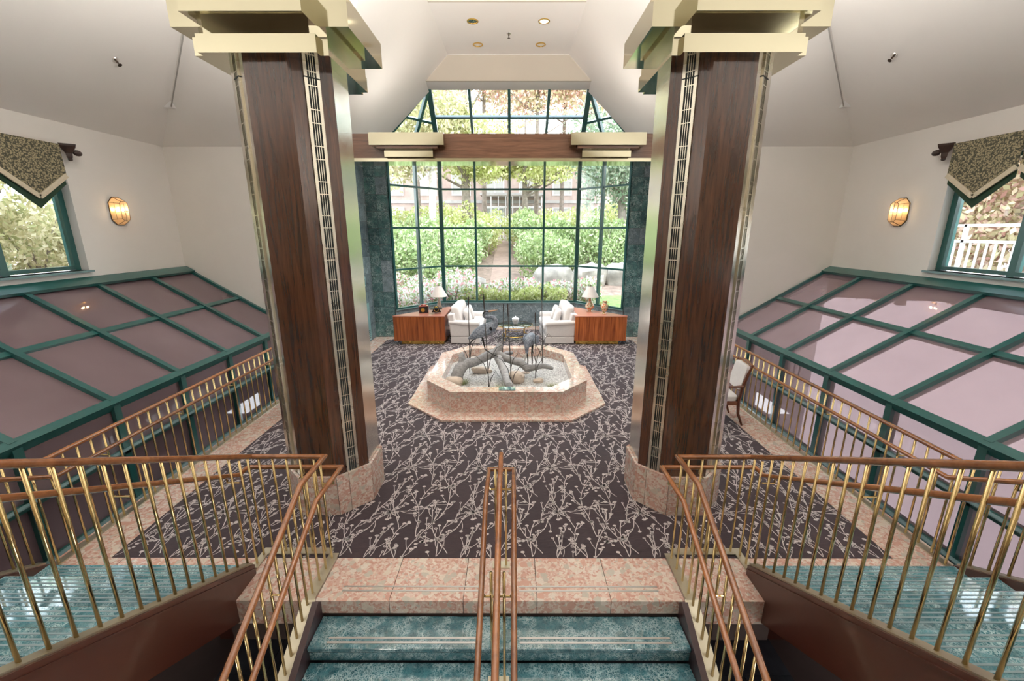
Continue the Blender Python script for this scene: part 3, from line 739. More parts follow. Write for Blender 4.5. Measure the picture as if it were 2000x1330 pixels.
for s in (-1, 1):
    t = thing('staircase', 'teal marble flight on the %s climbing from the landing between maroon stringers' % ('left' if s < 0 else 'right'), 'stairs', (s * 3.15, 3.2, 0))
    for j in range(1, 10):
        z = .165 * j - .06; y1 = -.06 - .3 * (j - 1); y0 = -.06 - .3 * j
        tr = add('tread', MB().box(-.855, .90, y0, y1 + .03, z - .045, z) if s > 0 else MB().box(-.90, .855, y0, y1 + .03, z - .045, z), M['teal'], t, bevel=.01)
        g = MB()
        for q in (.05, .085, .12): g.box(-.80, .80, y1 + .03 - q, y1 + .03 - q + .012, z, z + .002)
        add('grip_strip', g, M['grip'], tr)
        add('riser', MB().box(-.90, .90, y1 - .015, y1, z - .165, z - .046), M['teal'], t)
    for nm, x0, x1 in (('stringer', -s * .94, -s * .86), ('outer_stringer', s * .90, s * .99)):
        P = [(-.02, .10), (-.02, -.02), (-.27, -.245), (-2.9, -.245 + SS * 2.63), (-2.9, .1 + SS * 2.88)]
        st = add(nm, MB().slab([(x0, y, z) for y, z in P], (x1 - x0, 0, 0)), M['maroon'], t)
        k = -1 if nm == 'stringer' else 1
        xo = s * (x0 if nm == 'stringer' else x1)
        add('bead', MB().bar((xo * s, -.02, .055), (xo * s, -2.9, .055 + SS * 2.88), .02, .012), M['maroon'], st)
    add('soffit', MB().slab([(-.9, -.27, -.2), (.9, -.27, -.2), (.9, -2.9, -.2 + SS * 2.63), (-.9, -2.9, -.2 + SS * 2.63)], (0, 0, .05)), M['maroon'], t)

# ================================================================== RAILINGS
RR = .021
def baluster_set(parent, pts, h, r=.0105):
    me = MB().pipe([(0, 0, 0), (0, 0, h)], r, 8).mesh('baluster', M['brass2']); me.polygons.foreach_set('use_smooth', [True] * len(me.polygons))
    for p in pts: put('baluster', me, parent, p)
def bracket(parent, p, q):
    """little bent arm from the guard to the handrail"""
    p, q = Vector(p), Vector(q)
    add('rail_bracket', MB().pipe([p, Vector((q.x, q.y, p.z)), q], .007, 6), M['brass2'], parent)
def fr(a, b, d):
    n = int(abs(b - a) / d); return [a + (b - a) * i / n for i in range(n + 1)]
for s in (-1, 1):
    sd = 'left' if s < 0 else 'right'
    # inner guard: beside the middle flight, across, and up the side flight
    t = thing('railing', 'brass balustrade with wooden rails turning from the middle flight to the %s flight' % sd, 'railing', (s * 1.6, 3.45, 0), 0, 'stair balustrades')
    o = Vector((s * 1.6, 3.45, 0))
    def L(x, y, z): return Vector((s * x, y, z)) - o
    D = RZ / GO
    add('top_rail', MB().pipe([L(1.6, -.4, 1.02 - D * 3.4), L(1.6, 3.0, 1.02), L(1.6, 3.45, 1.02), L(2.265, 3.45, 1.02), L(2.265, .5, 1.02 + SS * 2.95)], RR + .002, 12), M['rail'], t, smooth=True)
    add('hand_rail', MB().pipe([L(1.5, -.4, .86 - D * 3.42), L(1.5, 3.02, .86), L(1.5, 3.54, .86), L(2.37, 3.54, .86), L(2.37, 3.40, .86), L(2.37, .5, .86 + SS * 2.9)], RR, 12), M['rail'], t, smooth=True)
    baluster_set(t, [L(1.6, y, 0) for y in fr(3.36, 2.96, .1)], 1.01)
    baluster_set(t, [L(1.6, y, -D * (2.9 - y) - .0) for y in fr(2.86, .2, .1)], .955)
    baluster_set(t, [L(x, 3.45, 0) for x in fr(1.7, 2.2, .115)], 1.01)
    baluster_set(t, [L(2.265, y, 0) for y in (3.4, 3.29)], 1.07)
    baluster_set(t, [L(2.265, y, .1 + SS * (3.18 - y)) for y in fr(3.17, .6, .117)], 1.06)
    add('base_plate', MB().box(*sorted((s * -.045, s * .045)), -.56, -.03, 0, .012), M['plate'], t)
    add('base_plate', MB().bar(L(1.60, 2.9, .006), L(1.60, -.4, .006 - D * 3.3), .11, .016), M['plate'], t)
    add('base_plate', MB().box(*sorted((s * .03, s * .70)), -.04, .04, 0, .012), M['plate'], t)
    add('base_plate', MB().bar(L(2.265, 3.18, .106), L(2.265, .5, .106 + SS * 2.68), .075, .014), M['plate'], t)
    add('base_plate', MB().box(*sorted((s * .63, s * .70)), -.25, -.04, 0, .012), M['plate'], t)
    for y in (3.36, 2.45, 1.5):
        zz = .86 - D * max(0, 3.0 - y)
        bracket(t, L(1.6, y, zz - .06), L(1.5, y, zz - .015))
    bracket(t, L(1.85, 3.45, .80), L(1.85, 3.54, .845)); 
    for y in (3.25, 2.3, 1.4):
        zz = .86 + SS * max(0, 3.40 - y); bracket(t, L(2.265, y, zz - .06), L(2.37, y, zz - .015))
    # outer guard: along the landing edge and up the outside of the side flight
    t = thing('railing', 'long brass balustrade with wooden rails along the %s edge of the landing' % sd, 'railing', (s * 4.12, 6.3, 0), 0, 'landing edge balustrades')
    o = Vector((s * 4.12, 6.3, 0))
    add('top_rail', MB().pipe([L(4.12, 9.18, 1.0), L(4.12, 3.39, 1.0), L(4.12, .5, 1.0 + SS * 2.89)], RR + .002, 12), M['rail'], t, smooth=True)
    add('hand_rail', MB().pipe([L(4.02, 9.18, .85), L(4.02, 3.39, .85), L(4.02, .5, .85 + SS * 2.89)], RR, 12), M['rail'], t, smooth=True)
    baluster_set(t, [L(4.12, y, 0) for y in fr(9.1, 3.3, .135)], .99)
    baluster_set(t, [L(4.12, y, .1 + SS * (3.18 - y)) for y in fr(3.12, .6, .13)], 1.0)
    add('base_plate', MB().bar(L(4.12, 9.18, .006), L(4.12, 3.2, .006), .07, .012), M['plate'], t)
    add('base_plate', MB().bar(L(4.12, 3.18, .106), L(4.12, .5, .106 + SS * 2.68), .075, .014), M['plate'], t)
    for y in (8.9, 7.9, 6.9, 5.9, 4.9, 3.9, 2.9, 1.9):
        zz = .85 + SS * max(0, 3.39 - y); bracket(t, L(4.12, y, zz - .07), L(4.02, y, zz - .015))
# centre handrail
t = thing('handrail', 'triple wooden handrail on brass posts down the centre of the middle flight', 'railing', (0, 3.3, 0))
o = Vector((0, 3.3, 0)); D = RZ / GO
def L(x, y, z): return Vector((x, y, z)) - o
add('top_rail', MB().pipe([L(0, 3.5, 1.02), L(0, 3.0, 1.02), L(0, -.4, 1.02 - D * 3.4)], RR + .002, 12), M['rail'], t, smooth=True)
add('hand_rail', MB().pipe([L(-.115, -.4, .86 - D * 3.42), L(-.115, 3.02, .86), L(-.115, 3.5, .86), L(.115, 3.5, .86), L(.115, 3.02, .86), L(.115, -.4, .86 - D * 3.42)], RR, 12), M['rail'], t, smooth=True)
for y in (3.28, 2.45, 1.6, .75):
    z0 = 0 if y > 2.9 else -RZ * math.ceil((2.9 - y) / GO); zt = 1.0 - D * max(0, 3.0 - y)
    for x in (-.045, .045): add('post', MB().pipe([L(x, y, z0), L(x, y, zt - .005)], .011, 8), M['brass2'], t, smooth=True)
    zc = .86 - D * max(0, 3.02 - y)
    add('rail_bracket', MB().pipe([L(-.115, y, zc - .02), L(-.09, y, zc - .06), L(.09, y, zc - .06), L(.115, y, zc - .02)], .008, 6), M['brass2'], t)
    add('post_plate', MB().box(-.08, .08, y - 3.3 - .04, y - 3.3 + .04, z0, z0 + .01), M['plate'], t)
add('flat_bar', MB().bar(L(.01, 2.5, .62 - D * .5), L(.01, -.4, .62 - D * 3.4), .012, .05), M['brass2'], t)
# lower balustrade seen below the right flight
t = thing('railing', 'dark balustrade on the floor below, seen under the stair on the right', 'railing', (2.2, 2.3, -2.4))
add('top_rail', MB().bar((-.5, 0, 1.0), (2.0, 0, 1.0), .05, .05), M['iron'], t)
for i in range(20): add('baluster', MB().pipe([(-.45 + i * .125, 0, 0), (-.45 + i * .125, 0, 1.0)], .012, 6), M['iron'], t)
t = thing('access_panel', 'small tan wooden panel below the landing behind the stair', 'panel', (-1.75, 4.55, -1.25))
add('board', MB().box(-.14, .14, -.03, .03, -.4, .4), M['tan'], t); add('board_frame', MB().box(-.17, -.14, -.035, .03, -.43, .43).box(.14, .17, -.035, .03, -.43, .43), M['maroon'], t)

# ================================================================== PLANTER
PC = Vector((0, 8.08, 0))
t = thing('planter', 'low octagonal pink granite planter holding pale gravel in the middle of the carpet', 'planter', PC)
def oct2(hx, hy, cx, cy): return [(-hx + cx, -hy), (hx - cx, -hy), (hx, -hy + cy), (hx, hy - cy), (hx - cx, hy), (-hx + cx, hy), (-hx, hy - cy), (-hx, -hy + cy)]
def ring(parent, name, A, B_, z0, z1, m, splits=None):
    for i in range(8):
        k = (splits or [1] * 8)[i]
        a, b, c, d = (Vector((*q, 0)) for q in (A[i], A[(i + 1) % 8], B_[(i + 1) % 8], B_[i]))
        for j in range(k):
            p, q, r_, s_ = a.lerp(b, j / k), a.lerp(b, (j + 1) / k), d.lerp(c, (j + 1) / k), d.lerp(c, j / k)
            ce = (p + q + r_ + s_) / 4; g = [(x - ce) for x in (p, q, r_, s_)]
            g = [x * (1 - .002 / x.length) for x in g]
            add(name, MB().prism([(x.x, x.y) for x in g], z0, z1), M[m], parent, ce)
OUT = oct2(1.44, 1.465, .51, .58); INN = oct2(1.19, 1.225, .42, .48); APR = oct2(1.75, 1.77, .70, .70); MID = oct2(1.40, 1.425, .49, .56)
ring(t, 'apron_slab', APR, oct2(1.36, 1.39, .48, .54), 0, .03, 'granite', [2, 1, 3, 1, 2, 1, 3, 1])
ring(t, 'facing_tile', oct2(1.435, 1.46, .508, .578), MID, .03, .365, 'granite', [3, 1, 4, 1, 3, 1, 4, 1])
add('planter_core', MB().prism(MID, .031, .06), M['slab'], t)
cw = MB()
for i in range(8):
    a, b, c, d = MID[i], MID[(i + 1) % 8], oct2(1.2, 1.235, .424, .484)[(i + 1) % 8], oct2(1.2, 1.235, .424, .484)[i]
    cw.prism([a, b, c, d], .06, .362)
add('planter_wall', cw, M['granite'], t)
ring(t, 'coping_stone', OUT, INN, .366, .40, 'granite', [3, 1, 3, 1, 3, 1, 3, 1])
rnd = random.Random(11)
gb = MB(); N = 34
hz = lambda x, y: .205 + .02 * math.sin(3 * x + 1) * math.cos(2.6 * y) + .03 * math.exp(-((x - .7) ** 2 + (y - .3) ** 2) / .5)
IN2 = oct2(1.2, 1.235, .424, .484)
ids = {}
for i in range(N):
    for j in range(N):
        x0, x1 = -1.24 + 2.48 * i / N, -1.24 + 2.48 * (i + 1) / N; y0, y1 = -1.26 + 2.52 * j / N, -1.26 + 2.52 * (j + 1) / N
        if inside(((x0 + x1) / 2, (y0 + y1) / 2), oct2(1.26, 1.29, .43, .49)):
            f = []
            for p in ((x0, y0), (x1, y0), (x1, y1), (x0, y1)):
                if p not in ids: ids[p] = len(gb.v); gb.v.append((p[0], p[1], hz(*p)))
                f.append(ids[p])
            gb.f.append(tuple(f))
for k in range(2600):
    x, y = rnd.uniform(-1.15, 1.15), rnd.uniform(-1.2, 1.2)
    if not inside((x, y), INN): continue
    r = rnd.uniform(.007, .016); z = hz(x, y); b = len(gb.v); a = rnd.uniform(0, 6)
    for q in range(4): gb.v.append((x + r * math.cos(a + q * PI / 2), y + r * math.sin(a + q * PI / 2), z))
    gb.v.append((x, y, z + r * .8))
    for q in range(4): gb.f.append((b + q, b + (q + 1) % 4, b + 4))
g = add('gravel_bed', gb, M['gravel'], t); g['kind'] = 'stuff'
def stone(name, loc, r, label, e=.8, rz=0, seed=1, mat='stone', cat='rock'):
    rr = random.Random(seed)
    o = add(name, MB().sell((0, 0, 0), r, e, 14, 9, None, .10, rr), M[mat], None, loc, smooth=True); o.rotation_euler = (rr.uniform(-.1, .1), rr.uniform(-.15, .15), rz)
    return tag(o, label, cat)
stone('rock', (-1.0, 7.46, .27), (.17, .13, .10), 'smooth tan rock in the near left corner of the planter', seed=2, rz=.2)
stone('rock', (.16, 7.62, .29), (.17, .13, .13), 'large rounded tan rock behind the leaning driftwood prong', seed=3, rz=-.3)
stone('rock', (-.52, 8.2, .245), (.22, .10, .07), 'flat grey brown rock under the arch of the driftwood', seed=4, rz=.1)
stone('rock', (.59, 7.6, .24), (.10, .07, .045), 'small grey stone beside a cattail stem on the gravel', seed=5)
stone('rock', (.36, 8.05, .235), (.09, .06, .04), 'small flat stone on the gravel beyond the round tan rock', seed=6)
stone('rock', (-.25, 7.15, .225), (.14, .07, .03), 'pale flat stone lying near the front rim of the planter', seed=7)
stone('rock', (-.55, 7.12, .222), (.08, .05, .025), 'small pale pebble stone near the front rim', seed=8)
# driftwood
rnd = random.Random(5)
t = thing('driftwood', 'weathered grey driftwood branch lying across the planter gravel', 'driftwood', (-.25, 7.9, .2))
o = Vector((-.25, 7.9, .2))
def Q(*ps): return [Vector(p) - o for p in ps]
add('trunk', MB().tube(Q((-.94, 7.6, .22), (-.95, 7.6, .33), (-.90, 7.66, .46), (-.80, 7.74, .53), (-.63, 7.82, .545), (-.50, 7.9, .58), (-.37, 7.95, .64), (-.24, 8.0, .685), (-.14, 8.0, .60), (0, 7.98, .56), (.11, 7.95, .534), (.27, 7.9, .50), (.39, 7.85, .40), (.55, 7.8, .445), (.68, 7.8, .475), (.80, 7.77, .46), (.88, 7.74, .43)),
    [.12, .12, .115, .105, .088, .085, .085, .095, .10, .075, .075, .072, .078, .06, .05, .045, .03], 12, wob=.10, rnd=rnd), M['drift'], t, smooth=True)
add('stub', MB().tube(Q((-.86, 7.7, .48), (-.855, 7.74, .62), (-.87, 7.75, .70), (-.83, 7.76, .745)), [.09, .07, .06, .03], 9, wob=.14, rnd=rnd), M['drift'], t, smooth=True)
add('stub', MB().tube(Q((-.26, 7.98, .66), (-.19, 8.03, .74), (-.12, 8.1, .82)), [.09, .07, .055], 10, wob=.12, rnd=rnd), M['drift'], t, smooth=True)
add('stub', MB().tube(Q((-.12, 7.98, .62), (.0, 8.08, .64), (.10, 8.14, .635)), [.06, .05, .03], 9, wob=.12, rnd=rnd), M['drift'], t, smooth=True)
add('prong', MB().tube(Q((-.18, 7.95, .60), (-.12, 7.75, .52), (-.05, 7.5, .42), (.0, 7.28, .36), (.05, 7.0, .36), (.04, 6.86, .43)), [.08, .072, .068, .066, .07, .05], 10, wob=.10, rnd=rnd), M['drift'], t, smooth=True)
# plaque on the rim
t = thing('stone_plaque', 'small teal marble slab on the front rim under the driftwood prong', 'plaque', (.01, 6.74, .402))
add('slab', MB().box(-.14, .14, -.07, .07, 0, .022), M['teal'], t, bevel=.004)
# herons
def heron(name, label, loc, rz, bodypts, bodyr, legs, head):
    t = thing(name, label, 'bird sculpture', loc, rz)
    b = add('body', MB().tube(bodypts, bodyr, 14, .8), M['heron'], t, smooth=True)
    for pts in legs:
        lg = add('leg', MB().tube(pts, [.022, .016, .012, .009, .008][:len(pts)], 7), M['iron'], t, smooth=True)
        f = Vector(pts[-1]); fm = MB()
        for a in (-.5, 0, .5, PI): fm.tube([f, f + Vector((math.cos(a), math.sin(a), 0)) * .035, f + Vector((math.cos(a), math.sin(a), -.05)) * .065], [.006, .005, .003], 5)
        add('foot', fm, M['iron'], lg)
    return t
bp = [(-.02, 0, .455), (.03, 0, .48), (.12, 0, .535), (.23, 0, .59), (.34, 0, .635), (.43, 0, .675), (.485, 0, .735), (.495, 0, .80), (.465, 0, .85), (.40, 0, .868), (.34, 0, .855), (.295, 0, .875), (.285, 0, .915), (.305, 0, .950), (.34, 0, .965), (.385, 0, .970)]
h1 = heron('heron', 'grey heron sculpture striding with head raised on the driftwood', (-.72, 7.86, .55), .05, bp,
    [.012, .04, .085, .115, .12, .105, .075, .052, .042, .036, .034, .034, .034, .036, .036, .018],
    [[(.17, .03, .52), (.08, .03, .43), (.005, .03, .35), (-.0, .03, .17), (0, .03, .0)], [(.24, -.03, .50), (.27, -.03, .36), (.295, -.03, .24), (.42, -.03, .15), (.565, -.03, .075)]], None)
add('beak', MB().tube([(.37, 0, .972), (.46, 0, .985), (.545, 0, 1.0)], [.021, .013, .002], 8), M['beak'], h1, smooth=True)
for s in (-1, 1):
    add('crest', MB().tube([(.36, s * .022, .985), (.31, s * .03, .985), (.272, s * .027, .945), (.255, s * .014, .885)], [.007, .012, .011, .003], 6), M['black'], h1, smooth=True)
    add('wing', MB().tube([(-.03, s * .02, .45), (.08, s * .075, .50), (.22, s * .098, .575), (.34, s * .095, .63), (.41, s * .075, .665)], [.008, .05, .085, .09, .045], 10, .35), M['heron'], h1, smooth=True)
    add('eye', MB().sell((.352, s * .03, .975), (.007, .004, .007), 1, 8, 6), M['black'], h1, smooth=True)
    add('shoulder_patch', MB().sell((.405, s * .098, .655), (.03, .012, .04), 1, 10, 8), M['black'], h1, smooth=True)
add('breast_plume', MB().tube([(.45, 0, .66), (.435, 0, .56), (.43, 0, .47)], [.06, .03, .004], 8), M['heronneck'], h1, smooth=True)
bp2 = [(-.27, 0, .50), (-.18, 0, .54), (-.06, 0, .57), (.06, 0, .55), (.13, 0, .50), (.17, 0, .44), (.165, 0, .40), (.15, 0, .37), (.17, 0, .345), (.20, 0, .335)]
h2 = heron('heron', 'second heron sculpture bent low with bill pointing down at the gravel', (.44, 7.86, .42), R(-115), bp2, [.02, .08, .12, .12, .09, .05, .04, .035, .035, .02],
    [[(-.02, .045, .50), (.02, .045, .30), (.0, .045, .14), (.0, .045, .03)], [(-.02, -.045, .50), (.03, -.045, .30), (.0, -.045, .14), (.0, -.045, .0)]], None)
add('beak', MB().tube([(.19, 0, .34), (.25, 0, .22), (.30, 0, .12)], [.018, .011, .003], 7), M['grey'], h2, smooth=True)
for s in (-1, 1): add('wing', MB().tube([(-.28, s * .03, .50), (-.16, s * .10, .55), (.0, s * .12, .57), (.09, s * .10, .54)], [.01, .07, .085, .04], 9, .35), M['heron'], h2, smooth=True)
add('belly', MB().sell((.02, 0, .49), (.11, .08, .06), 1, 12, 8), M['black'], h2, smooth=True)
# cattails
rnd = random.Random(8)
CT = [((-.771, 8.20), (-.758, 1.767), 'behind the striding heron'), ((-.329, 7.27), (-.40, 1.93), 'in front of the striding heron near the front rim'), ((-.13, 9.15), (-.095, 1.46), 'at the far rim behind the driftwood'),
      ((.081, 7.214), (.017, 1.79), 'beside the driftwood prong, its tip leaning'), ((.542, 7.66), (.52, 1.55), 'in front of the bent heron'), ((.74, 8.68), (.70, 1.86), 'standing tallest at the right')]
for (bx, by), (tx, tz), lab in CT:
    t = thing('cattail', 'dark metal cattail with thin blades ' + lab, 'cattail', (bx, by, .2)); d = Vector((tx - bx, 0, tz - .2))
    add('stem', MB().tube([(0, 0, 0), d * .35 + Vector((.006, 0, 0)), d * .7, d * .86], [.009, .008, .007, .006], 6), M['reed'], t, smooth=True)
    add('seed_head', MB().tube([d * .85, d * .87, d * .98, d], [.007, .011, .011, .003], 8), M['cattail'], t, smooth=True)
    for k in range(3):
        a = rnd.choice((-1, 1)) * rnd.uniform(.6, 1.0); yy = rnd.uniform(-.15, .1); z0 = rnd.uniform(0, .45); q = Vector((d.x * z0 / d.z, 0, z0)); ln = rnd.uniform(.35, .6)
        add('blade', MB().tube([q, q + Vector((a * .07, yy * .3, ln * .5)), q + Vector((a * .2, yy * .7, ln * .85)), q + Vector((a * .34, yy, ln * (.95 if k else .55)))], [.007, .007, .005, .002], 5, 1), M['reed'], t, smooth=True)
for i, (x, y, lab) in enumerate([(-.10, 7.22, 'beside the foot of the driftwood prong'), (.83, 7.26, 'in the near right part of the gravel'), (-.82, 7.5, 'by the base of the driftwood trunk')]):
    mb = MB(); rr = random.Random(30 + i)
    for k in range(150):
        a = rr.uniform(0, 6.28); r = rr.uniform(0, .08); l = rr.uniform(.07, .15); p = Vector((math.cos(a) * r, math.sin(a) * r, 0)); q = p + Vector((math.cos(a) * l * .8, math.sin(a) * l * .6, l * .8)); sd = Vector((-math.sin(a), math.cos(a), 0)) * .004
        mb.poly([p - sd, p + sd, q])
    g = add('grass_tuft', mb, M['tuft'], None, (x, y, .21)); tag(g, 'dry green grass tuft ' + lab, 'grass')

# ================================================================== LOUNGE
def sofa(loc, rz, label, group):
    """faces +X locally, length along Y"""
    t = thing('loveseat', label, 'sofa', loc, rz, group); S = M['sofa']; Lh = .74
    add('base', MB().box(-.36, .40, -Lh + .02, Lh - .02, .16, .36), S, t, bevel=.03)
    sk = MB().box(-.37, .415, -Lh, Lh, .012, .20); add('skirt', sk, S, t, bevel=.008)
    bs = MB().slab([(-.36, -Lh + .02, .2), (-.20, -Lh + .02, .2), (-.27, -Lh + .02, .84), (-.47, -Lh + .02, .80)], (0, 2 * Lh - .04, 0)); add('back_frame', bs, S, t, bevel=.04)
    for s in (-1, 1):
        add('armrest', MB().slab([(-.38, s * (Lh - .15), .2), (.40, s * (Lh - .15), .2), (.40, s * (Lh - .15), .55), (-.42, s * (Lh - .15), .60)], (0, s * .15, 0)), S, t, bevel=.03)
        add('arm_roll', MB().tube([(-.42, s * (Lh - .06), .585), (0, s * (Lh - .06), .565), (.40, s * (Lh - .06), .555), (.42, s * (Lh - .06), .555)], [.07, .085, .085, .06], 14), S, t, smooth=True)
        add('seat_cushion', MB().sell((.10, s * .295, .43), (.36, .295, .095), .28, 20, 12), S, t, smooth=True)
        Mx = Matrix.Rotation(-.22, 3, 'Y')
        add('back_cushion', MB().sell((-.23, s * .30, .74), (.13, .30, .29), .42, 20, 14, Mx), S, t, smooth=True)
    return t
s1 = sofa((-1.17, 11.92, 0), R(-3), 'cream loveseat turned to the middle, on the left of the glass table', 'pair of cream loveseats')
s2 = dup(s1, (1.37, 11.92, 0), R(183), 'cream loveseat turned to the middle, on the right of the glass table')
def pillow(loc, rz, label):
    o = add('throw_pillow', MB().sell((0, 0, 0), (.08, .22, .20), .55, 18, 12, Matrix.Rotation(-.3, 3, 'Y')), M['sofa'], None, loc, smooth=True); o.rotation_euler = (0, 0, rz)
    tag(o, label, 'cushion', 'throw pillows on the loveseats')
pillow((-1.14, 11.60, .71), 0, 'small cream pillow on the left loveseat near its front arm'); pillow((-1.12, 12.18, .71), .1, 'small cream pillow on the left loveseat at its window end')
pillow((1.34, 11.60, .71), PI, 'small cream pillow on the right loveseat near its front arm'); pillow((1.32, 12.18, .71), PI - .1, 'small cream pillow on the right loveseat at its window end')
# corner cabinets
for s in (-1, 1):
    sd = 'left' if s < 0 else 'right'; e = .0 if s < 0 else .06
    cx = s * (2.42 + e)
    t = thing('corner_cabinet', 'triangular striped rosewood cabinet on a brass base in the %s window corner' % sd, 'cabinet', (cx, 11.6, 0), 0, 'corner cabinets')
    def K(x): return x * s - 2.42 * 1 if False else s * (x - 2.42)
    pts = [(K(3.10), -.47), (K(1.72), -.47), (K(1.72), .92), (K(1.82), .98), (K(3.12), -.40)]
    if s < 0: pts = pts
    else: pts = pts[::-1]
    add('body', MB().prism(pts, .10, .762), M['cab'], t, bevel=.004)
    add('top', MB().prism([(p[0] * 1.006, p[1] * 1.01) for p in pts], .762, .785), M['cabtop'], t, bevel=.003)
    pk = [(K(2.92), -.42), (K(1.76), -.42), (K(1.76), .85), (K(2.92), -.38)]
    add('brass_base', MB().prism(pk if s < 0 else pk[::-1], 0, .10), M['gold'], t)
# lamps
def lamp(loc, label, slim):
    t = thing('table_lamp', label, 'lamp', loc); pr = [(.055, 0), (.06, .012), (.03, .03), (.035, .05), (.065, .12), (.06, .20), (.03, .30), (.018, .38), (.022, .40), (.012, .42)]
    if not slim: pr = [(.075, 0), (.08, .012), (.045, .03), (.06, .06), (.125, .13), (.12, .20), (.06, .28), (.03, .36), (.022, .40), (.012, .42)]
    add('lamp_body', MB().lathe(pr, 20), M['stone'] if slim else M['vasemix'], t, smooth=True)
    add('stem', MB().pipe([(0, 0, .41), (0, 0, .72)], .006, 8), M['brass2'], t)
    add('lamp_shade', MB().lathe([(.235, .42), (.238, .425), (.075, .715), (.07, .715), (.23, .424)], 28), M['shade'], t, smooth=True)
    add('finial', MB().sell((0, 0, .735), (.014, .014, .02), 1, 8, 6), M['brass2'], t, smooth=True)
vm = NT('painted_vase'); v_ = vm.coord((1, 1, 1)); cc = vm.ramp(vm.vor(v_, 16, 'F1'), [(.2, (.55, .12, .05)), (.45, (.62, .40, .2)), (.65, (.70, .62, .50)), (.8, (.35, .33, .12))])
M['vasemix'] = vm.set(cc, .2, coat=.4)
lamp((-1.975, 11.88, .785), 'slim tan table lamp with a cone shade on the left cabinet', True)
lamp((2.27, 11.80, .785), 'table lamp with a bulbous painted base on the right cabinet', False)
t = thing('urn', 'painted two-handled porcelain urn on the right cabinet', 'vase', (2.61, 11.45, .785))
add('urn_body', MB().lathe([(.06, 0), (.065, .015), (.025, .04), (.05, .07), (.095, .15), (.10, .22), (.075, .28), (.05, .31), (.05, .33), (.07, .36), (.05, .362)], 20), M['vasemix'], t, smooth=True)
for s in (-1, 1): add('handle', MB().tube([(s * .06, 0, .30), (s * .11, 0, .33), (s * .12, 0, .26), (s * .095, 0, .20)], [.009] * 4, 7), M['gold'], t, smooth=True)
t = thing('tea_caddy', 'square red lacquer box with a gilt motif and a round lid', 'box', (-2.37, 11.62, .785), R(14))
add('case', MB().box(-.13, .13, -.10, .13, 0, .20), M['red'], t, bevel=.006)
add('front_panel', MB().box(-.115, .115, -.108, -.10, .012, .185), M['black'], t)
add('motif', MB().sell((-.02, -.110, .09), (.055, .004, .05), .9, 9, 6, None, .25, random.Random(3)), M['gold'], t)
add('lid', MB().lathe([(.08, .20), (.085, .205), (.07, .235), (.02, .24)], 18, (0, .01, 0)), M['red'], t, smooth=True)
t = thing('mantel_clock', 'black clock with a round pale dial beside the slim lamp', 'clock', (-2.0, 11.52, .785), R(10))
add('plinth', MB().box(-.16, .16, -.07, .09, 0, .035), M['black'], t, bevel=.004)
add('case', MB().slab([(-.13, -.04, .035), (.13, -.04, .035), (.075, -.04, .12), (.06, -.04, .20), (-.06, -.04, .20), (-.075, -.04, .12)], (0, .09, 0)), M['black'], t)
add('dial', MB().lathe([(.055, -.006), (.055, .004), (.0, .004)], 18), M['white'], t).rotation_euler = (R(90), 0, 0); t.children[-1].location = (0, -.043, .125)
add('dial_ring', MB().pipe([(.062 * math.cos(a), -.045, .125 + .062 * math.sin(a)) for a in np.linspace(0, 2 * PI, 17)], .008, 6), M['gold'], t)
# coffee table
t = thing('coffee_table', 'oval glass coffee table on thin gilt legs between the loveseats', 'table', (.165, 11.78, 0))
add('table_top', MB().lathe([(.50, .405), (.505, .41), (.505, .418), (.50, .422)], 36, sx=1, sy=1.0), M['tableglass'], t, smooth=True)
add('top_rim', MB().pipe([(.507 * math.cos(a), .507 * math.sin(a), .412) for a in np.linspace(0, 2 * PI, 33)], .007, 6), M['gold'], t)
for k in range(4):
    a = PI / 4 + k * PI / 2; add('leg', MB().tube([(.40 * math.cos(a), .40 * math.sin(a), .404), (.36 * math.cos(a), .36 * math.sin(a), .2), (.40 * math.cos(a), .40 * math.sin(a), 0)], [.012, .009, .012], 7), M['gold'], t, smooth=True)
add('stretcher', MB().pipe([(.36 * math.cos(a), .36 * math.sin(a), .13) for a in np.linspace(0, 2 * PI, 25)], .008, 6), M['gold'], t)
t = thing('lidded_jar', 'white porcelain lidded jar on the glass table', 'jar', (.185, 11.84, .423))
add('jar_body', MB().lathe([(.06, 0), (.065, .01), (.09, .07), (.10, .12), (.085, .145)], 18), M['porcelain'], t, smooth=True)
add('lid', MB().lathe([(.105, .145), (.105, .155), (.06, .185), (.015, .195), (.018, .215), (.005, .225)], 18), M['porcelain'], t, smooth=True)
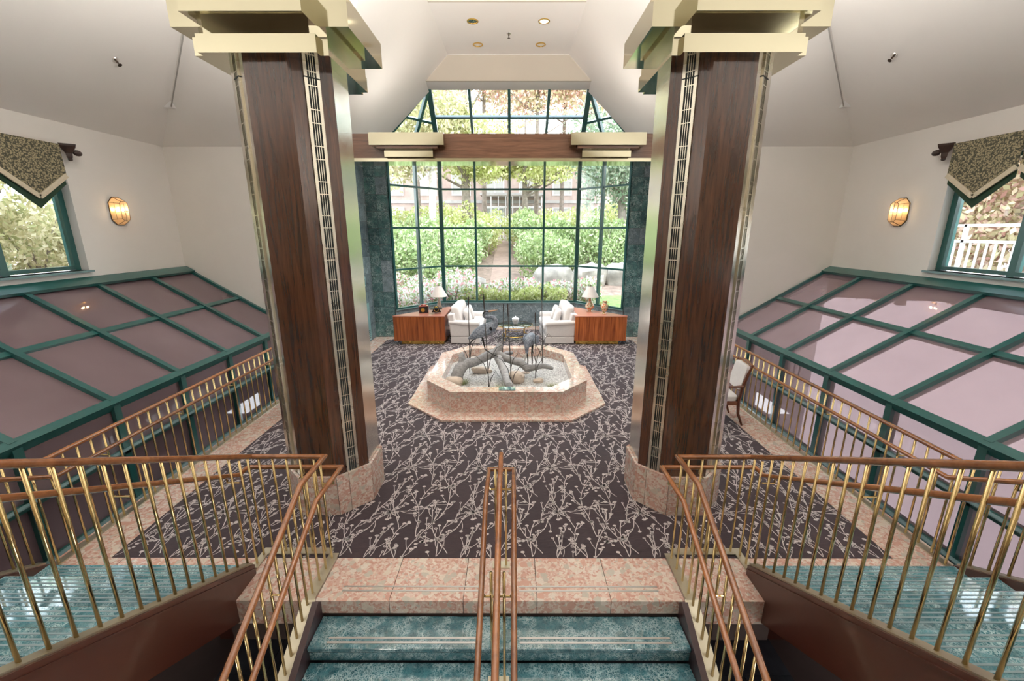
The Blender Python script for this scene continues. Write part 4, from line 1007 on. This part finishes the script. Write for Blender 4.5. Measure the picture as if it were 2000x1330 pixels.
# armchairs by the guards
def armchair(loc, rz, label):
    t = thing('armchair', label, 'chair', loc, rz, 'cherry armchairs by the balustrades'); W = M['chairwood']   # faces +X
    add('seat', MB().sell((.02, 0, .44), (.26, .25, .055), .35, 18, 10), M['sofa'], t, smooth=True)
    add('seat_frame', MB().box(-.24, .27, -.255, .255, .34, .41), W, t, bevel=.01)
    add('back_pad', MB().sell((-.30, 0, .77), (.04, .215, .21), .35, 16, 10, Matrix.Rotation(-.2, 3, 'Y')), M['sofa'], t, smooth=True)
    for s in (-1, 1):
        add('leg', MB().tube([(.25, s * .235, .36), (.255, s * .235, .18), (.27, s * .24, 0)], [.026, .021, .014], 8), W, t, smooth=True)
        add('leg', MB().tube([(-.37, s * .235, 1.0), (-.32, s * .235, .85), (-.26, s * .235, .62), (-.23, s * .235, .40), (-.25, s * .235, .2), (-.33, s * .24, 0)], [.018, .022, .026, .028, .023, .015], 8), W, t, smooth=True)
        add('arm', MB().tube([(-.27, s * .245, .66), (-.1, s * .26, .645), (.1, s * .265, .655), (.2, s * .262, .63), (.17, s * .255, .52), (.20, s * .25, .40)], [.02, .018, .02, .02, .016, .018], 8), W, t, smooth=True)
    add('crest_rail', MB().tube([(-.37, -.235, .985), (-.385, 0, 1.005), (-.37, .235, .985)], [.02, .024, .02], 8), W, t, smooth=True)
    add('lower_rail', MB().tube([(-.255, -.235, .57), (-.255, .235, .57)], [.018, .018], 8), W, t, smooth=True)
    return t
c1 = armchair((3.43, 6.46, 0), R(176), 'cherry wood armchair with white pads by the right balustrade, half behind the column')
dup(c1, (-3.34, 6.75, 0), R(8), 'cherry wood armchair with white pads by the left balustrade, almost hidden behind the column')
# wall cabinet panels on the alcove side wall
t = thing('wall_panel', 'tall pale teal service panel on the marble alcove wall by the left cabinet', 'panel', (-3.845, 11.2, .06))
tp = plain('teal_panel', (.20, .36, .36), .35)
add('door', MB().box(-.014, .012, -.30, .30, 0, 1.02), tp, t); add('grille', MB().box(-.014, .016, -.24, .24, .05, .28), M['serp'], t)
for z in (.09, .14, .19, .24): add('louvre', MB().box(.012, .022, -.23, .23, z, z + .016), tp, t)
t = thing('wall_intercom', 'small teal framed plate on the marble alcove wall above the service panel', 'wall plate', (-3.845, 11.2, 1.55))
add('plate', MB().box(-.014, .012, -.2, .2, 0, .26), tp, t); add('screen', MB().box(.012, .018, -.14, .14, .04, .2), M['serp'], t)

# ================================================================== FIXTURES
def sconce(loc, rz, label):
    t = thing('wall_sconce', label, 'wall lamp', loc, rz, 'amber glass sconces')     # looks along +X
    H, Wd, D = .235, .155, .125
    def o8(h, w_, x, c): return [Vector((x, a, b)) for a, b in ((-w_ + c, -h), (w_ - c, -h), (w_, -h + c), (w_, h - c), (w_ - c, h), (-w_ + c, h), (-w_, h - c), (-w_, -h + c))]
    A, B_ = o8(H, Wd, .0, .09), o8(H - .07, Wd - .075, D, .035)
    add('back_plate', MB().slab(o8(H, Wd, -.012, .09), (.012, 0, 0)), M['gold'], t)
    for i in range(8): 
        j = (i + 1) % 8; add('pane', MB().poly([A[i], A[j], B_[j], B_[i]]), M['amber'], t)
    add('pane', MB().poly(B_), M['amber'], t)
    cm = MB()
    for i in range(8):
        j = (i + 1) % 8; cm.pipe([A[i], B_[i]], .004, 5); cm.pipe([B_[i], B_[j]], .004, 5); cm.pipe([A[i], A[j]], .006, 5)
    cm.pipe([(D, 0, -H + .07), (D, 0, H - .07)], .003, 5); cm.pipe([(D, -Wd + .075, 0), (D, Wd - .075, 0)], .003, 5)
    for sy in (-1, 1): cm.pipe([(D * .5, sy * (Wd - .037), -H + .09), (D * .5, sy * (Wd - .037), H - .09)], .003, 5)
    add('came', cm, M['bronze'], t)
    for sy in (-1, 1): add('bulb', MB().sell((.055, sy * .045, .03), (.018, .018, .03), 1, 8, 6), M['bulb'], t, smooth=True)
    return t
sconce((-6.905, 7.86, 3.33), 0, 'lit amber glass sconce on the left wall beside the window'); sconce((6.905, 7.79, 3.31), PI, 'lit amber glass sconce on the right wall beside the window')
for x, y, w_ in ((-5.6, -.6, 'over the left flight'), (5.6, -.6, 'over the right flight'), (-3.2, -2.6, 'further back on the left'), (3.2, -2.6, 'further back on the right')):  # poles and bowls added to carry the unseen ceiling fill lamps
    t = thing('fill_uplighter', 'added brass fill lamp behind the camera on the upper floor, ' + w_, 'floor lamp', (x, y, 1.5), 0, 'added fill uplighters')
    add('base', MB().lathe([(.17, 0), (.17, .02), (.03, .05)], 20), M['brass2'], t, smooth=True); add('pole', MB().pipe([(0, 0, .04), (0, 0, 1.65)], .015, 8), M['brass2'], t)
    add('bowl', MB().lathe([(.03, 1.62), (.18, 1.70), (.27, 1.82), (.26, 1.825), (.16, 1.72), (.02, 1.66)], 24), M['brass2'], t, smooth=True)
# swag valances
for s in (-1, 1):
    sd = 'left' if s < 0 else 'right'; x = s * 6.80
    t = thing('valance', 'leaf patterned swag valance with cream braid over the %s side window' % sd, 'valance', (x, 6.5, 4.25), 0, 'swag valances')
    k = -s
    for i in range(3):
        yc = -.97 * i; w2 = .46
        def sw_(pts, d, dx): return MB().slab([(dx, yc + a, b) for a, b in pts], (k * d, 0, 0))
        add('lining', sw_([(w2 - .005, -.40), (w2 - .005, -.56), (0, -.93), (-w2, -.56), (-w2, -.40)], .012, -k * .015), M['hunter'], t)
        add('swag', sw_([(w2 + .01, .02), (w2 + .01, -.44), (0, -.80), (-w2, -.44), (-w2, .02)], .018, 0), M['swag'], t)
        for sg in (1, -1): add('braid', MB().bar((k * .02, yc + sg * (w2 + .005), -.43), (k * .02, yc, -.775), .022, .065, (0, .3, 1)), M['cream'], t)
    add('top_board', MB().box(*sorted((-k * .11, k * .0)), -2.42, .47, -.02, .02), M['chairwood'], t)
    f = thing('curtain_bracket', 'dark carved wooden bracket with a ball finial at the end of the %s valance' % sd, 'bracket', (s * 6.80, 7.11, 4.25), 0, 'valance brackets')
    add('cornice_block', MB().lathe([(.03, -.18), (.05, -.14), (.055, -.09), (.13, .01), (.14, .04)], 4), M['darkwood'], f)
    add('finial', MB().sell((k * .02, .12, -.07), (.045, .07, .045), 1, 10, 8), M['darkwood'], f, smooth=True)
    add('drop', MB().sell((0, 0, -.18), (.03, .03, .025), 1, 10, 8), M['darkwood'], f, smooth=True)
# downlights and sprinklers
for i, (x, y) in enumerate(((-.70, 9.81), (.73, 9.81), (-.68, 10.92), (.73, 10.92))):
    lab = ('left in the nearer pair', 'right in the nearer pair', 'left in the far pair', 'right in the far pair')[i]
    t = thing('downlight', 'round recessed ceiling downlight, ' + lab, 'ceiling light', (x, y, 7.05), 0, 'recessed downlights')
    add('trim_ring', MB().lathe([(.115, .0), (.115, -.012), (.09, -.014), (.085, -.004)], 24), M['gold'], t, smooth=True)
    
    dl = bpy.data.lights.new('downlight_lamp', 'SPOT'); dl.energy = 420; dl.spot_size = R(84); dl.spot_blend = .7; dl.shadow_soft_size = .08; dl.color = (1, .96, .9)
    do = bpy.data.objects.new('downlight_lamp', dl); COL.objects.link(do); do.location = (x, y, 7.02)
    add('lens', MB().lathe([(.086, -.002), (.086, -.006), (.0, -.006)], 20), M['down'] if i == 1 else M['chrome'], t)
def sprinkler(loc, n, label):
    t = thing('sprinkler', label, 'sprinkler', loc, 0, 'ceiling sprinklers'); t.rotation_euler = Vector(n).to_track_quat('Z', 'Y').to_euler()
    add('escutcheon', MB().lathe([(.05, 0), (.045, .012), (.015, .016)], 16), M['chrome'], t, smooth=True)
    add('nozzle', MB().lathe([(.014, .01), (.014, .05), (.006, .06), (.006, .085), (.03, .088), (.03, .092)], 10), M['bronze'], t)
sprinkler((.02, 10.36, 7.05), (0, 0, -1), 'ceiling sprinkler between the four downlights')
sprinkler((-5.826, 7.168, 5.462), (.62, 0, -.78), 'sprinkler head on the sloping ceiling above the left sconce')
sprinkler((5.76, 7.16, 5.512), (-.62, 0, -.78), 'sprinkler head on the sloping ceiling above the right sconce')
for s in (-1, 1):
    t = thing('conduit', 'thin metal pipe running up the ceiling crease on the %s with an end box' % ('left' if s < 0 else 'right'), 'pipe', (s * 6.14, 8.54, 5.22), 0, 'ceiling pipes')
    a = Vector((-s * .07, -.06, -.05)); b = Vector((-s * 2.6, -2.2, 2.0)) + a
    add('pipe', MB().pipe([a, b], .011, 8), M['grey'], t, smooth=True)
    add('end_box', MB().box(-.07, .07, -.05, .05, -.06, .04), M['white'], t)
# ================================================================== GARDEN
def G(x, y):
    b = .35 + .125 * max(0, y - 15.0) + .05 * math.sin(x * .8 + y * .5)
    sd = 1.85 + .16 * max(0, abs(x) - 7.5) + .06 * math.sin(y * .9 + x)
    k = min(1, max(0, (y - 8) / 6)); k2 = min(1, max(0, (abs(x) - 5) / 5))
    return b + (sd - b) * max(0, (1 - k)) * k2 + .6 * k2 * k
def ybay(x):
    a = abs(x)
    return 13.62 if a < 2.1 else (13.62 - (a - 2.1) / 1.2 * 1.35 if a < 3.3 else 12.27)
def grid(name, fx, xs, ts, m):
    mb = MB(); n = len(ts)
    for x in xs:
        for t_ in ts: mb.v.append(fx(x, t_))
    for i in range(len(xs) - 1):
        for j in range(n - 1): a = i * n + j; mb.f.append((a, a + n, a + n + 1, a + 1))
    return struct(name, mb, M[m], smooth=False)
xs = sorted(set([round(-32 + i * 1.0, 2) for i in range(65)] + [-3.3, -2.1, 2.1, 3.3]))
def fb(x, t_): y = ybay(x) + (62 - ybay(x)) * t_ ** 1.6; return (x, y, G(x, y))
grid('ground', fb, xs, [i / 40 for i in range(41)], 'earth')
grid('ground', lambda x, y: (x, y, G(x, y)), [-32 + i * 1.24 for i in range(21)], [-8 + i * 1.0148 for i in range(21)], 'earth')
grid('ground', lambda x, y: (x, y, G(x, y)), [9.0 + i * 1.15 for i in range(21)], [-8 + i * 1.0148 for i in range(21)], 'earth')
# path up the slope with edging stones
mb = MB(); px = lambda y: -.42 - .014 * (y - 17)
pw = lambda y: .44
ysp = [15.4 + .5 * i for i in range(30)]
for y in ysp:
    for s in (-1, 1): mb.v.append((px(y) + s * pw(y), y, G(px(y), y) + .05))
for i in range(len(ysp) - 1): mb.f.append((2 * i, 2 * i + 1, 2 * i + 3, 2 * i + 2))
struct('path', mb, M['pathm'])
# leaf-card foliage
def leaves(name, n, shape, size, m, seed, ax=1.0):
    r = np.random.default_rng(seed); P = shape(r, n)
    d = r.normal(size=(n, 3)); d /= np.linalg.norm(d, axis=1)[:, None]; d[:, 2] *= .6
    u = np.cross(d, r.normal(size=(n, 3))); u /= np.linalg.norm(u, axis=1)[:, None]; v = np.cross(d, u); v /= np.linalg.norm(v, axis=1)[:, None]
    s = size * r.uniform(.6, 1.3, n)[:, None]
    V = np.stack([P - u * s, P - v * s * .5 * ax, P + u * s, P + v * s * .5 * ax], 1).reshape(-1, 3)
    me = bpy.data.meshes.new(name); me.vertices.add(4 * n); me.vertices.foreach_set('co', V.ravel()); me.loops.add(4 * n); me.loops.foreach_set('vertex_index', np.arange(4 * n))
    me.polygons.add(n); me.polygons.foreach_set('loop_start', np.arange(n) * 4); me.polygons.foreach_set('loop_total', np.full(n, 4)); me.materials.append(M[m]); me.update(calc_edges=True); return me
def dome(rx, ry, h, lumps=9, fill=.45):
    def f(r, n):
        a = r.uniform(0, 2 * PI, lumps); q = r.uniform(.2, .75, lumps); C_ = np.stack([rx * q * np.cos(a), ry * q * np.sin(a), h * r.uniform(.3, .72, lumps)], 1)
        k = r.integers(0, lumps, n); d = r.normal(size=(n, 3)); d /= np.linalg.norm(d, axis=1)[:, None]
        rad = r.uniform(fill, 1, n)[:, None] ** .5
        return np.clip(C_[k] + d * rad * np.array([rx * .45, ry * .45, h * .34]), [-9, -9, .03], 99)
    return f
def canopy(rx, ry, rz, z0, lumps=14):
    def f(r, n):
        d0 = r.normal(size=(lumps, 3)); d0 /= np.linalg.norm(d0, axis=1)[:, None]; C_ = d0 * r.uniform(.4, .8, lumps)[:, None] * np.array([rx, ry, rz]) + np.array([0, 0, z0])
        k = r.integers(0, lumps, n); d = r.normal(size=(n, 3)); d /= np.linalg.norm(d, axis=1)[:, None]
        return C_[k] + d * (r.uniform(.1, 1, n)[:, None] ** .6) * np.array([rx, ry, rz]) * .42
    return f
def stems_mb(h, n, spread, seed):
    r = random.Random(seed); mb = MB()
    for k in range(n):
        a = 2 * PI * k / n + r.uniform(-.3, .3); p = Vector((0, 0, -.1)); q = Vector((math.cos(a) * spread * .5, math.sin(a) * spread * .5, h * .5)); e = Vector((math.cos(a) * spread, math.sin(a) * spread, h * .85))
        mb.tube([p, q, e], [.03, .02, .008], 5)
    return mb
def shrub_proto(name, label, group, mat_, rx, h, n, size, seed, z, x, y):
    t = thing(name, label, 'shrub', (x, y, z), 0, group)
    f = put('foliage', leaves('foliage', n, dome(rx, rx, h, 10), size, mat_, seed), t); f['kind'] = 'stuff'
    add('stem', stems_mb(h, 6, rx * .6, seed), M['bark'], t); return t
rnd = random.Random(21)
P_ = {}
P_['flower'] = shrub_proto('flowering_shrub', 'pink and white flowering shrub in the bed outside the bay window', 'flowering shrubs below the bay window', 'lf_flower', .75, .95, 1500, .06, 1, G(-3.2, 15), -3.2, 15.0)
P_['yellow'] = shrub_proto('golden_shrub', 'yellow green leafy shrub low against the middle bay panes', 'golden shrubs below the bay window', 'lf_yellow', .55, .75, 1000, .06, 2, G(.6, 14.4), .6, 14.4)
P_['green'] = shrub_proto('green_shrub', 'bright green leafy shrub on the slope behind the flower bed', 'green shrubs on the slope', 'lf_green', 1.45, 2.3, 3200, .085, 3, G(-3.2, 19), -3.2, 19.0)
P_['green2'] = shrub_proto('leafy_shrub', 'pale lime green shrub high on the slope near the fence', 'lime shrubs near the fence', 'lf_yellow', 1.5, 2.5, 3200, .085, 4, G(-2.2, 25), -2.2, 25.0)
P_['straw'] = shrub_proto('straw_shrub', 'straw coloured bushy shrub outside the left side window', 'straw shrubs outside the side window', 'lf_straw', 1.3, 2.2, 3200, .075, 5, G(-11, 8.6), -10.6, 8.6)
ORD = ['first', 'second', 'third', 'fourth', 'fifth', 'sixth', 'seventh', 'eighth', 'ninth', 'tenth', 'eleventh', 'twelfth']
def scatter(key, pts, rows, what):
    """copies of one shrub; each is told apart by its row (nearest first) and its place along the row"""
    p0 = P_[key]; items = [p0]
    for x, y in pts:
        o = dup(p0, (x, y, G(x, y) - .04), rnd.uniform(0, 6.28)); sc_ = rnd.uniform(.85, 1.15); o.scale = (sc_, sc_, sc_ * rnd.uniform(.9, 1.1)); items.append(o)
    side = key == 'straw'
    items.sort(key=(lambda o: -o.location.x) if side else (lambda o: o.location.y)); k = math.ceil(len(items) / len(rows))
    for i, rw in enumerate(rows):
        seg = items[i * k:(i + 1) * k]; seg.sort(key=(lambda o: o.location.y) if side else (lambda o: (o.location.x - .1) / o.location.y))
        for j, o in enumerate(seg): o['label'] = '%s, %s from the left in the %s row' % (what, ORD[j], rw)
scatter('flower', [(-2.2, 15.2), (-1.2, 15.0), (-.3, 15.1), (-3.9, 14.2), (-2.9, 14.1), (-4.6, 15.2), (-1.9, 14.3), (1.2, 15.4), (2.1, 15.2), (-3.4, 16.2), (-2.2, 16.3), (-4.6, 16.8), (.5, 15.5), (2.9, 15.5)], ('nearest', 'middle', 'rear'), 'pink and white flowering shrub outside the bay')
scatter('yellow', [(-1.3, 14.35), (-.3, 14.3), (1.5, 14.4), (-2.0, 14.9), (.1, 14.7), (1.05, 14.6)], ('only',), 'low golden shrub against the middle panes')
scatter('green', [(-2.5, 20.5), (-4.6, 19.2), (-5.8, 21), (-3.8, 22), (-6.6, 18.6), (-2.4, 22.8), (2.5, 20.6), (1.7, 22.3), (3.6, 21.6), (4.9, 20.2), (6.2, 21.6), (1.5, 19.6), (-2.5, 18.4), (7.6, 20), (3.2, 23.4), (5.4, 23.2), (-5.2, 24), (-7.5, 22.6), (1.5, 24.4), (-2.3, 24.6)], ('nearest', 'middle', 'rear'), 'bright green slope shrub')
scatter('green2', [(-3.7, 26), (-5.6, 27), (-1.9, 27.5), (1.9, 26.2), (3.6, 27), (5.6, 26.5), (-7.6, 26), (7.8, 25), (.6, 28.3), (-9.5, 24), (9.8, 24)], ('near', 'far'), 'pale lime shrub by the fence')
scatter('straw', [(-10.2, 6.6), (-11.4, 10.4), (-12.2, 7.4), (-10.4, 4.8), (-13.4, 9.4), (-12.8, 5.6), (-10.9, 12.0), (-14.5, 11.4), (-13.0, 13.0), (-11, 3)], ('near', 'far'), 'straw coloured shrub outside the side window')
o = shrub_proto('blue_green_shrub', 'small blue green bush close to the left side window', None, 'lf_pine', .7, 1.0, 1400, .05, 6, G(-8.9, 7.4), -9.0, 7.1)
# boulders and rock edging
def bld(loc, r, label, seed, rz=0):
    o = stone('boulder', (loc[0], loc[1], G(loc[0], loc[1]) + r[2] * .55), r, label, .75, rz, seed, 'boulder', 'boulder')
bld((1.75, 17.6), (.85, .6, .65), 'big pale grey boulder right of the garden path', 3)
bld((3.35, 18.2), (.75, .5, .6), 'grey boulder in the rock edging, second from the path', 5, .3)
bld((4.7, 18.4), (.7, .5, .55), 'grey boulder in the rock edging, third from the path', 6, -.2)
bld((6.0, 18.3), (.8, .5, .5), 'grey boulder at the far right of the rock edging', 7, .1)
bld((-1.75, 17.6), (.75, .4, .32), 'low flat boulder left of the garden path', 8, .2)
bld((.75, 17.2), (.3, .25, .28), 'small dark boulder at the right edge of the garden path', 9)
# small lawn on the right
mb = MB(); 
for i in range(9):
    for j in range(5): x, y = 2.7 + i * .8, ybay(2.7 + i * .8) + .1 + j * (16.5 - ybay(2.7 + i * .8)) / 4; mb.v.append((x, y, G(x, y) + .015))
for i in range(8):
    for j in range(4): a = i * 5 + j; mb.f.append((a, a + 5, a + 6, a + 1))
struct('lawn', mb, M['lawn'])
# trees
def tree(name, label, x, y, h, r, bark, leaf, n, size, seed, crown, z0, group=None, lean=0):
    t = thing(name, label, 'tree', (x, y, G(x, y)), 0, group); rr = random.Random(seed)
    add('trunk', MB().tube([(0, 0, -.3), (lean * .2, 0, h * .25), (lean * .5 + rr.uniform(-.1, .1), .1, h * .55), (lean, 0, h * .95)], [r * 1.25, r, r * .75, r * .25], 9), M[bark], t, smooth=True)
    bm = MB()
    for k in range(9):
        a = rr.uniform(0, 6.28); zz = h * rr.uniform(.35, .85); b = Vector((lean * zz / h, 0, zz)); l = crown[0] * rr.uniform(.5, .9)
        bm.tube([b, b + Vector((math.cos(a) * l * .5, math.sin(a) * l * .5, l * .25)), b + Vector((math.cos(a) * l, math.sin(a) * l, l * .55))], [r * .4, r * .25, r * .07], 6)
    add('branch', bm, M[bark], t, smooth=True)
    f = put('foliage', leaves('foliage', n, canopy(*crown, z0, 20), size, leaf, seed), t, (lean, 0, 0)); f['kind'] = 'stuff'; return t
tree('birch', 'white trunked birch seen through the left canted panes, the leftmost', -6.6, 23.5, 11, .17, 'birch', 'lf_straw', 6000, .11, 41, (2.8, 2.6, 3.0), 6.2, None, .4)
tree('birch', 'white trunked birch just left of the middle bay panes', -4.35, 24.5, 11, .19, 'birch', 'lf_straw', 6000, .11, 42, (2.6, 2.4, 2.8), 6.8, None, .2)
tree('maple', 'grey trunked tree with yellow leaves behind the second middle pane', -2.7, 26.5, 10, .27, 'bark', 'lf_yellow', 7000, .11, 43, (3.2, 2.6, 2.2), 6.0, None, .2)
tree('maple', 'spreading yellow leaved tree above the white fence', .9, 29, 8, .2, 'bark', 'lf_yellow', 9000, .12, 44, (5.0, 2.2, 1.5), 5.0, None, 0)
tree('pine', 'grey green pine with long bare branches on the right', 5.6, 22.0, 9, .2, 'bark', 'lf_pine', 8000, .10, 45, (3.0, 2.4, 3.2), 5.2, None, -.3)
for i, (x, y, hh) in enumerate([(-9.5, 30, 16), (-5.6, 31.5, 17), (-2.0, 33, 17.5), (1.8, 32, 17), (5.4, 31, 17), (9.3, 30, 16), (-7.4, 35.5, 18), (-.2, 36, 19), (4.0, 35.5, 18.5), (8.2, 35, 18)]):
    tree('autumn_tree', 'tall pale autumn tree above the beam, %s from the left in the %s row' % ((ORD[i], 'near') if i < 6 else (ORD[i - 6], 'far')), x, y, hh, .16, 'bark', 'lf_autumn', 9000, .15, 60 + i % 3, (3.3, 3.0, 3.6), hh * .66, 'autumn trees beyond the bay window')
for i, (x, y) in enumerate([(11.5, 9.5), (12.5, 6.5), (11.0, 12.5), (14, 10.5), (13, 14)]):
    tree('autumn_tree', 'bushy red and cream autumn tree outside the right side window, the %s away' % ('nearest', 'second nearest', 'third nearest', 'fourth nearest', 'furthest')[(1, 0, 2, 3, 4)[i]], x, y, 5, .12, 'bark', 'lf_autumn', 11000, .09, 70 + i % 2, (2.4, 2.4, 2.4), 2.2, 'autumn trees outside the right side window')
tree('old_tree', 'dark trunked tree seen at the top of the left side window', -14.5, 11.8, 8, .3, 'bark', 'lf_green', 2600, .08, 80, (2.6, 2.6, 2.0), 6.0)
# white fence across the top of the slope
FY = 29.5
t = thing('garden_fence', 'white metal railing fence across the top of the garden slope', 'fence', (0, FY, G(0, FY)))
pk = MB().box(-.022, .022, -.015, .015, 0, 1.5).mesh('picket', M['white'])
for i in range(70): put('picket', pk, t, (-3.2 + i * .19, 0, .1))
for z in (.25, 1.32, 1.62): add('fence_rail', MB().box(-3.3, 10.2, -.03, .03, z, z + .06), M['white'], t)
# terrace railing outside the right side window
t = thing('terrace_railing', 'white railing with close bars outside the right side window', 'railing', (9.6, 6, G(9.6, 6)))
pk = MB().box(-.015, .015, -.015, .015, .05, .68).mesh('baluster', M['white'])
for i in range(60): put('baluster', pk, t, (0, -4 + i * .16, 0))
for z in (.02, .68, 1.0): add('fence_rail', MB().box(-.03, .03, -4.1, 5.6, z, z + .055), M['white'], t)
for y in (-4, -1.6, .8, 3.2, 5.5): add('post', MB().box(-.03, .03, y - .03, y + .03, -.1, 1.05), M['white'], t)
# brick building behind the trees
BY = 40
t = thing('brick_building', 'pale brick building with rows of white windows behind the garden trees', 'building', (0, BY, 2.5))
bw = add('wall', MB().box(-26, 26, 0, 8, 0, 7.6), M['brick'], t)
fm = MB()
for a, b, c, d in ((-.85, -.75, 0, 2.0), (.75, .85, 0, 2.0), (-.75, .75, 0, .1), (-.75, .75, 1.9, 2.0), (-.04, .04, .1, 1.9), (-.75, .75, 1.2, 1.26)): fm.box(a, b, -.06, .06, c, d)
wm = fm.mesh('window', M['white']); pm = MB().box(-.75, .75, -.02, .02, .1, 1.9).mesh('pane', M['grey'])
for fl in range(2):
    for i in range(16):
        x = -22.5 + i * 3.0
        q = put('window', wm, t, (x, -.04, .5 + fl * 3.0)); put('pane', pm, q, (0, -.0, 0))
add('band_course', MB().box(-26, 26, -.15, 0, 2.85, 3.1), M['concrete'], t); add('band_course', MB().box(-26, 26, -.15, 0, 5.85, 6.1), M['concrete'], t)
t = thing('glazed_porch', 'white framed glazed porch of the brick building behind the fence', 'porch', (.1, BY - 3, 2.9))
fm = MB()
for i in range(9): fm.box(-2.4 + i * .6 - .03, -2.4 + i * .6 + .03, -.05, .05, 0, 2.9)
for z in (0, 1.0, 1.95, 2.85): fm.box(-2.43, 2.43, -.05, .05, z, z + .07)
add('porch_frame', fm, M['white'], t); add('pane', MB().box(-2.4, 2.4, .06, .08, 0, 2.9), M['glass'], t); add('porch_roof', MB().box(-2.7, 2.7, -.2, 3, 2.92, 3.1), M['concrete'], t)
